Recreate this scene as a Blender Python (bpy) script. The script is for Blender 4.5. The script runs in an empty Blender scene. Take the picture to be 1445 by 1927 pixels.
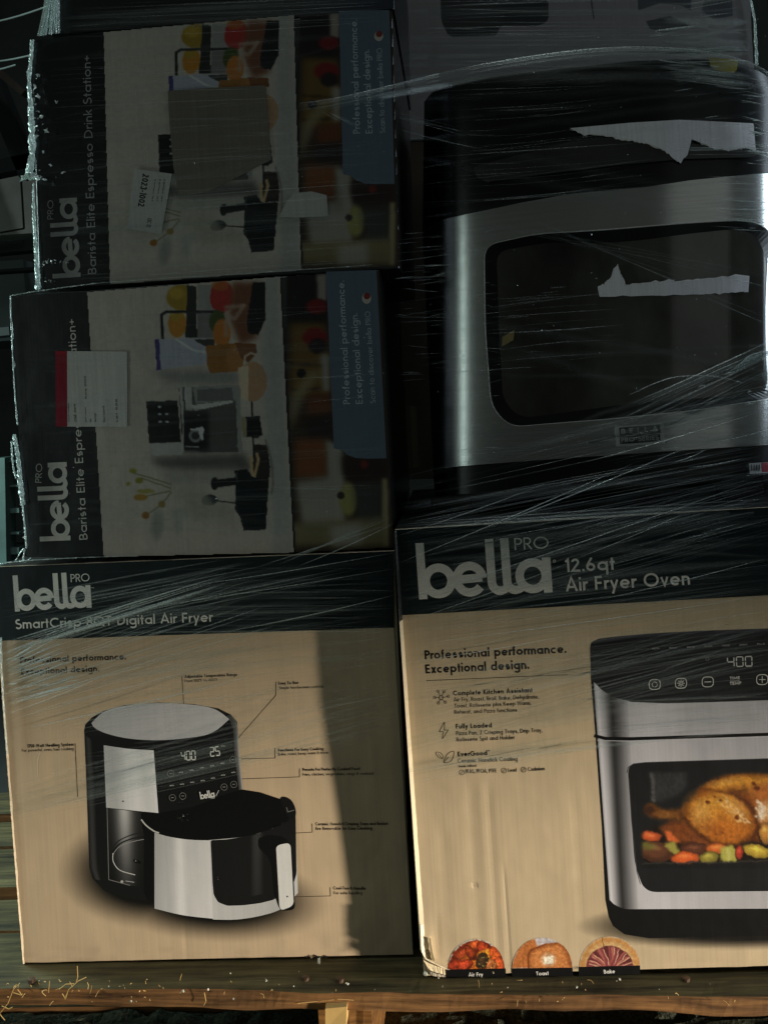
import bpy, bmesh, math, random
import numpy as np
from mathutils import Vector, Matrix
from mathutils.geometry import tessellate_polygon

random.seed(7); rng = np.random.default_rng(11)
S = bpy.context.scene; COL = S.collection
PI = math.pi; R = math.radians

# ------------------------------------------------------------------ camera
F_PX, HX, HY = 1800.0, 722.5, 750.0          # focal length and horizon of the photograph, in its own pixels
CAM = np.array([0.03, -0.9, 0.53])
_p, _r = R(4.4), R(3.6)
FW = np.array([-math.sin(_p), math.cos(_p), 0.0])
_r0 = np.array([math.cos(_p), math.sin(_p), 0.0]); _u0 = np.array([0, 0, 1.0])
RT = math.cos(_r) * _r0 - math.sin(_r) * _u0
UP = math.sin(_r) * _r0 + math.cos(_r) * _u0
cd = bpy.data.cameras.new('camera'); cam = bpy.data.objects.new('camera', cd); COL.objects.link(cam)
cd.sensor_fit = 'VERTICAL'; cd.sensor_height = 36.0; cd.lens = F_PX / 1927 * 36.0
cd.shift_y = -(963.5 - HY) / 1927
cd.clip_start = 0.01; cd.clip_end = 100
M = Matrix.Identity(4)
for i in range(3):
    M[i][0], M[i][1], M[i][2], M[i][3] = RT[i], UP[i], -FW[i], CAM[i]
cam.matrix_world = M
S.camera = cam

# ------------------------------------------------------------------ world, lamps, exposure
w = bpy.data.worlds.new('World'); S.world = w; w.use_nodes = True
bg = w.node_tree.nodes['Background']; bg.inputs[0].default_value = (0.93, 1.0, 0.90, 1); bg.inputs[1].default_value = 0.024
S.view_settings.view_transform = 'Standard'; S.view_settings.look = 'None'
S.view_settings.exposure = 0; S.view_settings.gamma = 1

def aim(o, to):
    d = Vector(to) - o.location
    o.rotation_euler = d.to_track_quat('-Z', 'Y').to_euler()
def spot(name, loc, to, energy, col, size, blend, radius):
    l = bpy.data.lights.new(name, 'SPOT'); l.energy = energy; l.color = col; l.spot_size = R(size); l.spot_blend = blend
    l.shadow_soft_size = radius
    o = bpy.data.objects.new(name, l); COL.objects.link(o); o.location = loc; aim(o, to); return o
def area(name, loc, to, energy, col, sx, sy):
    l = bpy.data.lights.new(name, 'AREA'); l.shape = 'RECTANGLE'; l.energy = energy; l.color = col; l.size = sx; l.size_y = sy
    o = bpy.data.objects.new(name, l); COL.objects.link(o); o.location = loc; aim(o, to); return o
spot('dock_door_light', (3.75, -1.85, -0.045), (0.02, 0.0, -0.04), 1480, (1.0, 0.885, 0.73), 10.4, .92, 0.13)
area('left_daylight', (-1.5, 0.45, 0.85), (-0.35, 0.0, 0.75), 24, (0.72, 1.0, 0.95), 0.5, 1.0)
area('left_front_daylight', (-1.5, -1.25, 0.60), (0.1, 0.05, 0.60), 1.25, (0.80, 1.0, 0.94), 0.14, 1.1)
area('left_film_fill', (-1.0, -0.10, 0.33), (-0.3, -0.01, 0.27), 2.4, (0.86, 1.0, 0.95), 0.05, 0.45)  # added low lamp, brightens the film fan at the left edge
area('right_daylight', (1.25, -0.10, 0.95), (0.45, 0.05, 0.75), 5, (0.74, 0.88, 1.0), 0.35, 0.9)
area('steel_fill', (1.35, -3.2, 1.0), (0.3, 0.0, 0.6), 0.8, (0.95, 1.0, 0.96), 0.8, 2.0)  # added area lamp with no visible source, brightens the oven's steel reflections
area('film_glint_fill', (-0.1, -0.20, 3.6), (0.0, -0.1, 0.3), 9.5, (0.90, 0.98, 1.0), 1.0, 0.12)  # added overhead lamp that makes the film ridges glint

# ------------------------------------------------------------------ projection helpers
def ray(x, y): return FW + (x - HX) / F_PX * RT - (y - HY) / F_PX * UP
def at(x, y, Y=0.0):
    d = ray(x, y); return CAM + d * ((Y - CAM[1]) / d[1])
def atz(x, y, Z=0.0):
    d = ray(x, y); return CAM + d * ((Z - CAM[2]) / d[2])
def zz(pts, s, ox, oy): return [(ox + a / s, oy + b / s) for a, b in pts]

def lin(c):
    c = np.asarray(c, float)
    if c.max() > 1.001: c = c / 255.0
    return np.where(c <= 0.04045, c / 12.92, ((c + 0.055) / 1.055) ** 2.4)

# ------------------------------------------------------------------ smooth value noise
def vnoise(x, y, seed=0):
    x = np.asarray(x, float); y = np.asarray(y, float)
    xi = np.floor(x).astype(np.int64); yi = np.floor(y).astype(np.int64); fx = x - xi; fy = y - yi
    fx = fx * fx * (3 - 2 * fx); fy = fy * fy * (3 - 2 * fy)
    def h(a, b):
        n = (a * 374761393 + b * 668265263 + seed * 974634777) & 0xffffffff
        n = ((n ^ (n >> 13)) * 1274126177) & 0xffffffff
        return ((n ^ (n >> 16)) & 0xffff) / 65535.0
    a = h(xi, yi); b = h(xi + 1, yi); c = h(xi, yi + 1); d = h(xi + 1, yi + 1)
    return (a + (b - a) * fx) * (1 - fy) + (c + (d - c) * fx) * fy
def fbm(x, y, seed=0, o=4):
    t = 0; a = 0.5
    for k in range(o): t = t + a * vnoise(x * 2 ** k, y * 2 ** k, seed + k); a *= .5
    return t

# ------------------------------------------------------------------ objects
def tagp(o, label=None, cat=None, group=None, kind=None):
    if label: o['label'] = label
    if cat: o['category'] = cat
    if group: o['group'] = group
    if kind: o['kind'] = kind
    return o
def thing(name, loc, label, cat, group=None):
    o = bpy.data.objects.new(name, None); COL.objects.link(o); o.location = loc; o.empty_display_size = 0.02
    return tagp(o, label, cat, group)
def mesh_obj(name, verts, faces, mat, parent=None, cols=None, smooth=False, kind=None, label=None, attrs=None):
    verts = np.asarray(verts, float)
    off = np.array([0., 0, 0]); p = parent
    while p is not None:
        off = off + np.array(p.location); p = p.parent
    me = bpy.data.meshes.new(name)
    me.from_pydata((verts - off).tolist(), [], [tuple(int(i) for i in f) for f in faces])
    if cols is not None:
        a = me.color_attributes.new('Col', 'FLOAT_COLOR', 'POINT')
        c = np.ones((len(verts), 4), np.float32); c[:, :3] = np.asarray(cols, np.float32)
        a.data.foreach_set('color', c.ravel())
    if attrs:
        for k, v in attrs.items():
            a = me.attributes.new(k, 'FLOAT', 'POINT'); a.data.foreach_set('value', np.asarray(v, np.float32))
    me.materials.append(mat)
    if smooth: me.polygons.foreach_set('use_smooth', [True] * len(me.polygons))
    me.update()
    o = bpy.data.objects.new(name, me); COL.objects.link(o)
    if parent is not None: o.parent = parent
    if kind: o['kind'] = kind
    if label: o['label'] = label
    return o

class MB:
    """collects coloured pieces into one mesh"""
    def __init__(s): s.v = []; s.f = []; s.c = []; s.n = 0
    def add(s, v, f, c):
        v = np.asarray(v, float); c = np.asarray(c, float)
        if c.ndim == 1: c = np.tile(c, (len(v), 1))
        s.v.append(v); s.c.append(c); s.f += [tuple(int(i) + s.n for i in q) for q in f]; s.n += len(v)
    def build(s, name, mat, parent=None, **k):
        return mesh_obj(name, np.concatenate(s.v), s.f, mat, parent, cols=np.concatenate(s.c), **k)
    def box(s, c0, c1, col, jit=0.0):
        x0, y0, z0 = c0; x1, y1, z1 = c1
        v = np.array([(x0, y0, z0), (x1, y0, z0), (x1, y1, z0), (x0, y1, z0), (x0, y0, z1), (x1, y0, z1), (x1, y1, z1), (x0, y1, z1)], float)
        if jit: v = v + rng.uniform(-jit, jit, v.shape)
        s.add(v, [(0, 3, 2, 1), (4, 5, 6, 7), (0, 1, 5, 4), (1, 2, 6, 5), (2, 3, 7, 6), (3, 0, 4, 7)], col)

# ------------------------------------------------------------------ materials
def nmat(name):
    m = bpy.data.materials.new(name); m.use_nodes = True
    return m, m.node_tree.nodes, m.node_tree.links, m.node_tree.nodes['Principled BSDF']
def mapping(N, L, scale, rot=(0, 0, 0), coord='Object'):
    t = N.new('ShaderNodeTexCoord'); mp = N.new('ShaderNodeMapping'); L.new(t.outputs[coord], mp.inputs[0])
    mp.inputs['Scale'].default_value = scale; mp.inputs['Rotation'].default_value = rot; return mp
def noise(N, L, mp, scale=1.0, detail=4, rough=.55):
    n = N.new('ShaderNodeTexNoise'); n.inputs['Scale'].default_value = scale; n.inputs['Detail'].default_value = detail
    n.inputs['Roughness'].default_value = rough; L.new(mp.outputs[0], n.inputs['Vector']); return n
def mulcol(N, L, a, fac_out, lo, hi):
    mr = N.new('ShaderNodeMapRange'); L.new(fac_out, mr.inputs['Value'])
    mr.inputs['From Min'].default_value = .3; mr.inputs['From Max'].default_value = .7
    mr.inputs['To Min'].default_value = lo; mr.inputs['To Max'].default_value = hi
    v = N.new('ShaderNodeVectorMath'); v.operation = 'SCALE'; L.new(a, v.inputs[0]); L.new(mr.outputs[0], v.inputs['Scale'])
    return v.outputs[0]

def print_mat(name, rough=.5, bump=.14, spec=.35, var=.045, coat=0.0, flute=1.0):
    """printed corrugated card: colour attribute, vertical flutes, soft dents"""
    m, N, L, B = nmat(name)
    at_ = N.new('ShaderNodeAttribute'); at_.attribute_name = 'Col'
    mp = mapping(N, L, (420, 420, 9)); n1 = noise(N, L, mp, 1.0, 3)
    mp2 = mapping(N, L, (11, 11, 9)); n2 = noise(N, L, mp2, 1.0, 3)
    mp3 = mapping(N, L, (900, 900, 900)); n3 = noise(N, L, mp3, 1.0, 2)
    c = mulcol(N, L, at_.outputs['Color'], n1.outputs['Fac'], 1 - var, 1 + var)
    c = mulcol(N, L, c, n3.outputs['Fac'], 1 - var * .7, 1 + var * .7)
    c = mulcol(N, L, c, n2.outputs['Fac'], 1 - var * .8, 1 + var * .5)
    L.new(c, B.inputs['Base Color'])
    b1 = N.new('ShaderNodeBump'); b1.inputs['Strength'].default_value = bump * flute; b1.inputs['Distance'].default_value = .0006
    L.new(n1.outputs['Fac'], b1.inputs['Height'])
    b2 = N.new('ShaderNodeBump'); b2.inputs['Strength'].default_value = .4; b2.inputs['Distance'].default_value = .007
    L.new(n2.outputs['Fac'], b2.inputs['Height']); L.new(b1.outputs[0], b2.inputs['Normal'])
    L.new(b2.outputs[0], B.inputs['Normal'])
    B.inputs['Roughness'].default_value = rough; B.inputs['Specular IOR Level'].default_value = spec
    B.inputs['Coat Weight'].default_value = coat; B.inputs['Coat Roughness'].default_value = .3
    return m
CARD = print_mat('printed_card')
INK = print_mat('printed_ink', rough=.5, bump=.12, spec=.3, var=.04)
GLOSS = print_mat('wrapped_gloss', rough=.38, bump=.2, spec=.5, var=.05, coat=.35, flute=.6)
LABEL = print_mat('sticker_paper', rough=.6, bump=.05, spec=.25, var=.09)

def plain(name, col, rough=.5, metal=0.0, spec=.5, nscale=(30, 30, 30), var=.12, bump=.1, dist=.002, coat=0.0):
    m, N, L, B = nmat(name)
    rgb = N.new('ShaderNodeRGB'); rgb.outputs[0].default_value = (*lin(col), 1)
    mp = mapping(N, L, nscale); n = noise(N, L, mp, 1, 5)
    L.new(mulcol(N, L, rgb.outputs[0], n.outputs['Fac'], 1 - var, 1 + var), B.inputs['Base Color'])
    b = N.new('ShaderNodeBump'); b.inputs['Strength'].default_value = bump; b.inputs['Distance'].default_value = dist
    L.new(n.outputs['Fac'], b.inputs['Height']); L.new(b.outputs[0], B.inputs['Normal'])
    B.inputs['Roughness'].default_value = rough; B.inputs['Metallic'].default_value = metal; B.inputs['Specular IOR Level'].default_value = spec
    B.inputs['Coat Weight'].default_value = coat
    return m

def wood_mat(name, c1, c2, rough=.75, ax='x', moss=None):
    m, N, L, B = nmat(name)
    mp = mapping(N, L, (7, 130, 170)); n = noise(N, L, mp, 1, 6, .65)
    cr = N.new('ShaderNodeValToRGB'); cr.color_ramp.elements[0].position = .3; cr.color_ramp.elements[1].position = .72
    cr.color_ramp.elements[0].color = (*lin(c1), 1); cr.color_ramp.elements[1].color = (*lin(c2), 1)
    L.new(n.outputs['Fac'], cr.inputs[0]); col = cr.outputs[0]
    mp2 = mapping(N, L, (11, 14, 40)); n2 = noise(N, L, mp2, 1, 5)
    col = mulcol(N, L, col, n2.outputs['Fac'], .55, 1.25)
    L.new(col, B.inputs['Base Color'])
    b = N.new('ShaderNodeBump'); b.inputs['Strength'].default_value = .7; b.inputs['Distance'].default_value = .0012
    L.new(n.outputs['Fac'], b.inputs['Height']); L.new(b.outputs[0], B.inputs['Normal'])
    B.inputs['Roughness'].default_value = rough; B.inputs['Specular IOR Level'].default_value = .25
    return m
DECK = wood_mat('weathered_deck_wood', (34, 30, 18), (108, 98, 64))
EDGE = wood_mat('raw_sawn_edge', (48, 31, 18), (158, 114, 70))
BLOCKW = wood_mat('block_end_grain', (70, 45, 20), (150, 105, 55))
NAIL = plain('rusty_nail', (84, 66, 52), .5, metal=.5, nscale=(300, 300, 300), var=.4)
SPLINT = plain('splinter_wood', (205, 170, 105), .7, var=.2)

def film_mat(name, tint=(228, 238, 235), op_scale=1.0, rough=.22):
    m, N, L, B = nmat(name)
    N.remove(B); out = N['Material Output']
    a = N.new('ShaderNodeAttribute'); a.attribute_name = 'op'
    tr = N.new('ShaderNodeBsdfTransparent'); tr.inputs[0].default_value = (.97, .98, .98, 1)
    gl = N.new('ShaderNodeBsdfGlossy'); gl.inputs['Roughness'].default_value = rough; gl.inputs['Color'].default_value = (*lin(tint), 1)
    df = N.new('ShaderNodeBsdfDiffuse'); df.inputs['Color'].default_value = (*lin(tint), 1)
    tl = N.new('ShaderNodeBsdfTranslucent'); tl.inputs['Color'].default_value = (*lin(tint), 1)
    m1 = N.new('ShaderNodeMixShader'); m1.inputs[0].default_value = .15; L.new(df.outputs[0], m1.inputs[1]); L.new(tl.outputs[0], m1.inputs[2])
    m2 = N.new('ShaderNodeMixShader'); m2.inputs[0].default_value = .3; L.new(m1.outputs[0], m2.inputs[1]); L.new(gl.outputs[0], m2.inputs[2])
    mp = mapping(N, L, (500, 500, 500)); n = noise(N, L, mp, 1, 3)
    mr = N.new('ShaderNodeMapRange'); L.new(n.outputs['Fac'], mr.inputs['Value']); mr.inputs['From Min'].default_value = .3
    mr.inputs['From Max'].default_value = .7; mr.inputs['To Min'].default_value = .55 * op_scale; mr.inputs['To Max'].default_value = 1.3 * op_scale
    mu = N.new('ShaderNodeMath'); mu.operation = 'MULTIPLY'; mu.use_clamp = True; L.new(mr.outputs[0], mu.inputs[0]); L.new(a.outputs['Fac'], mu.inputs[1])
    b = N.new('ShaderNodeBump'); b.inputs['Strength'].default_value = .5; b.inputs['Distance'].default_value = .001; L.new(n.outputs['Fac'], b.inputs['Height'])
    L.new(b.outputs[0], gl.inputs['Normal'])
    ms = N.new('ShaderNodeMixShader'); L.new(mu.outputs[0], ms.inputs[0]); L.new(tr.outputs[0], ms.inputs[1]); L.new(m2.outputs[0], ms.inputs[2])
    L.new(ms.outputs[0], out.inputs['Surface'])
    return m
FILM = film_mat('stretch_film')

def steel_mat():
    m, N, L, B = nmat('brushed_steel')
    mp = mapping(N, L, (6, 6, 900)); n = noise(N, L, mp, 1, 3)
    rgb = N.new('ShaderNodeRGB'); rgb.outputs[0].default_value = (.66, .68, .66, 1)
    L.new(mulcol(N, L, rgb.outputs[0], n.outputs['Fac'], .88, 1.1), B.inputs['Base Color'])
    B.inputs['Metallic'].default_value = 1; B.inputs['Roughness'].default_value = .27
    b = N.new('ShaderNodeBump'); b.inputs['Strength'].default_value = .12; b.inputs['Distance'].default_value = .0004
    L.new(n.outputs['Fac'], b.inputs['Height']); L.new(b.outputs[0], B.inputs['Normal'])
    return m
STEEL = steel_mat()
PLASTIC = plain('black_plastic', (14, 17, 17), .32, spec=.5, nscale=(60, 60, 60), var=.2, bump=.06)
GLASS = plain('dark_door_glass', (58, 58, 52), .14, spec=.9, nscale=(13, 13, 8), var=.95, bump=.02)  # smoky reflections put into the base colour as noise patches
BRIGHT = plain('bright_trim', (205, 205, 200), .35, metal=.35, var=.15)
RUBBER = plain('black_rubber', (8, 9, 9), .5)

# ------------------------------------------------------------------ 2D shape tools on a vertical plane
def sm(pts, n=6, closed=True):
    """Catmull-Rom through the points"""
    P = [np.array(p, float) for p in pts]; o = []; k = len(P)
    for i in range(k if closed else k - 1):
        p0 = P[(i - 1) % k] if closed or i > 0 else P[0]; p1 = P[i]; p2 = P[(i + 1) % k]; p3 = P[(i + 2) % k] if closed or i + 2 < k else P[-1]
        for j in range(n):
            t = j / n
            o.append(tuple(.5 * ((2 * p1) + (-p0 + p2) * t + (2 * p0 - 5 * p1 + 4 * p2 - p3) * t * t + (-p0 + 3 * p1 - 3 * p2 + p3) * t ** 3)))
    if not closed: o.append(tuple(P[-1]))
    return o
def rr(pts, r, n=5):
    """round the corners of a polygon with radius r (pixels)"""
    o = []; k = len(pts)
    for i in range(k):
        a = np.array(pts[i - 1], float); b = np.array(pts[i], float); c = np.array(pts[(i + 1) % k], float)
        da = (a - b); dc = (c - b); ra = min(r, np.linalg.norm(da) * .48); rc = min(r, np.linalg.norm(dc) * .48)
        s = b + da / np.linalg.norm(da) * ra; e = b + dc / np.linalg.norm(dc) * rc
        for j in range(n + 1):
            t = j / n; o.append(tuple((1 - t) ** 2 * s + 2 * t * (1 - t) * b + t * t * e))
    return o
def ell(cx, cy, rx, ry, rot=0, n=40):
    c, s = math.cos(R(rot)), math.sin(R(rot))
    return [(cx + rx * math.cos(a) * c - ry * math.sin(a) * s, cy + rx * math.cos(a) * s + ry * math.sin(a) * c) for a in np.linspace(0, 2 * PI, n, endpoint=False)]

class Art:
    """flat print on the plane Y: every layer sits a hair in front of the one before"""
    def __init__(s, Y, base=0.0006, step=0.000012): s.Y = Y; s.k = base; s.b0 = base; s.st = step; s.mb = MB()
    def new(s): s.mb = MB(); return s
    def fresh(s): s.mb = MB(); s.k = s.b0 + .00004; return s
    def up(s): s.k += s.st
    def pt(s, x, y, extra=0.0): return at(x, y, s.Y - s.k - extra)
    def poly(s, pts, col):
        s.up(); v = [s.pt(*p) for p in pts]
        tris = tessellate_polygon([[Vector((p[0], p[1], 0)) for p in pts]])
        f = []
        for t in tris:
            a, b, c = (v[i] for i in t); n = np.cross(b - a, c - a)
            f.append(t if n[1] < 0 else (t[0], t[2], t[1]))
        s.mb.add(v, f, lin(col))
    def line(s, pts, wpx, col):
        s.up(); P = [np.array(p, float) for p in pts]; v = []; f = []
        for a, b in zip(P[:-1], P[1:]):
            d = b - a; l = np.linalg.norm(d)
            if l < 1e-6: continue
            d /= l; nrm = np.array([-d[1], d[0]]) * wpx / 2; e = d * wpx * .18; s.k += 2e-7
            k = len(v); v += [s.pt(*(a - e + nrm)), s.pt(*(b + e + nrm)), s.pt(*(b + e - nrm)), s.pt(*(a - e - nrm))]; f.append((k, k + 1, k + 2, k + 3))
        s.mb.add(v, f, lin(col))
    def ring(s, cx, cy, r, wpx, col, ry=None): 
        e = ell(cx, cy, r, ry or r, 0, 24); s.line(e + [e[0]], wpx, col)
    def patch(s, A, Bp, colfn, nu=40, nv=24):
        """shaded patch between two polylines (A over B); colfn(u,v)->rgb"""
        s.up()
        def res(P, n):
            P = np.array(P, float); d = np.r_[0, np.cumsum(np.linalg.norm(np.diff(P, axis=0), axis=1))]; t = np.linspace(0, d[-1], n)
            return np.c_[np.interp(t, d, P[:, 0]), np.interp(t, d, P[:, 1])]
        a = res(A, nu); b = res(Bp, nu); v = []; c = []; f = []
        for j in range(nv):
            t = j / (nv - 1)
            for i in range(nu):
                p = a[i] * (1 - t) + b[i] * t; v.append(s.pt(p[0], p[1])); c.append(lin(colfn(i / (nu - 1), t)))
        for j in range(nv - 1):
            for i in range(nu - 1):
                q = j * nu + i; f.append((q, q + nu, q + nu + 1, q + 1))
        s.mb.add(v, f, np.array(c))
    def grid(s, X, Yp, C, mask=None, relief=None):
        """colour grid: X,Yp pixel arrays (ny,nx), C (ny,nx,3) srgb 0..255, mask of cells kept"""
        s.up(); ny, nx = X.shape
        d = FW[None, None] + ((X - HX) / F_PX)[..., None] * RT - ((Yp - HY) / F_PX)[..., None] * UP
        P = CAM + d * ((s.Y - s.k - CAM[1]) / d[..., 1])[..., None]
        if relief is not None: P[..., 1] += relief
        idx = np.arange(ny * nx).reshape(ny, nx)
        q = np.stack([idx[:-1, :-1], idx[1:, :-1], idx[1:, 1:], idx[:-1, 1:]], -1)
        if mask is not None: q = q[mask[:-1, :-1]]
        s.mb.add(P.reshape(-1, 3), q.reshape(-1, 4), lin(np.clip(C, 0, 255).reshape(-1, 3) / 255.0))
    def text(s, t, p0, p1, cap, col, w=.13, font=None, k=1.0):
        """text with its baseline from p0 to p1 (pixels), cap height in pixels"""
        strokes, adv = layout(t, w)
        A = s.pt(*p0); B_ = s.pt(*p1); d = B_ - A; ln = np.linalg.norm(d); d = d / ln
        up = np.array([-d[2], 0, d[0]]); mpp = np.linalg.norm(s.pt(p0[0] + 50, p0[1]) - s.pt(*p0)) / 50
        sx = ln / adv; sy = cap * mpp
        s.up(); v = []; f = []
        for st, ww in strokes:
            s.k += 1.5e-7
            P = [np.array(q) * (sx, sy) for q in st]; hw = ww * (sx * .35 + sy * .65) / 2
            v0 = ribbon(P, hw); base = len(v); n = len(v0) // 2
            for q in v0:
                q3 = A + d * q[0] + up * q[1]; q3[1] = s.Y - s.k; v.append(q3)
            f += [(base + 2 * i, base + 2 * i + 2, base + 2 * i + 3, base + 2 * i + 1) for i in range(n - 1)]
        s.mb.add(v, f, lin(col))

def ribbon(P, hw):
    """mitred strip round a polyline: left, right, left, right ..."""
    P = [P[0]] + [b for a, b in zip(P[:-1], P[1:]) if np.linalg.norm(b - a) > 1e-7]
    n = len(P); o = []; closed = np.linalg.norm(P[0] - P[-1]) < 1e-6 and n > 3
    for i in range(n):
        if closed: a = P[i - 1] if i > 0 else P[-2]; b = P[i + 1] if i < n - 1 else P[1]
        else: a = P[max(i - 1, 0)]; b = P[min(i + 1, n - 1)]
        d1 = P[i] - a; d2 = b - P[i]
        if np.linalg.norm(d1) < 1e-9: d1 = d2
        if np.linalg.norm(d2) < 1e-9: d2 = d1
        d1 = d1 / np.linalg.norm(d1); d2 = d2 / np.linalg.norm(d2)
        n1 = np.array([-d1[1], d1[0]]); n2 = np.array([-d2[1], d2[0]]); m = n1 + n2; l = np.linalg.norm(m)
        m = n1 if l < .2 else m / l; sc = 1 / max(.45, float(m @ n1))
        o += [P[i] + m * hw * sc, P[i] - m * hw * sc]
    return o

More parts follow.
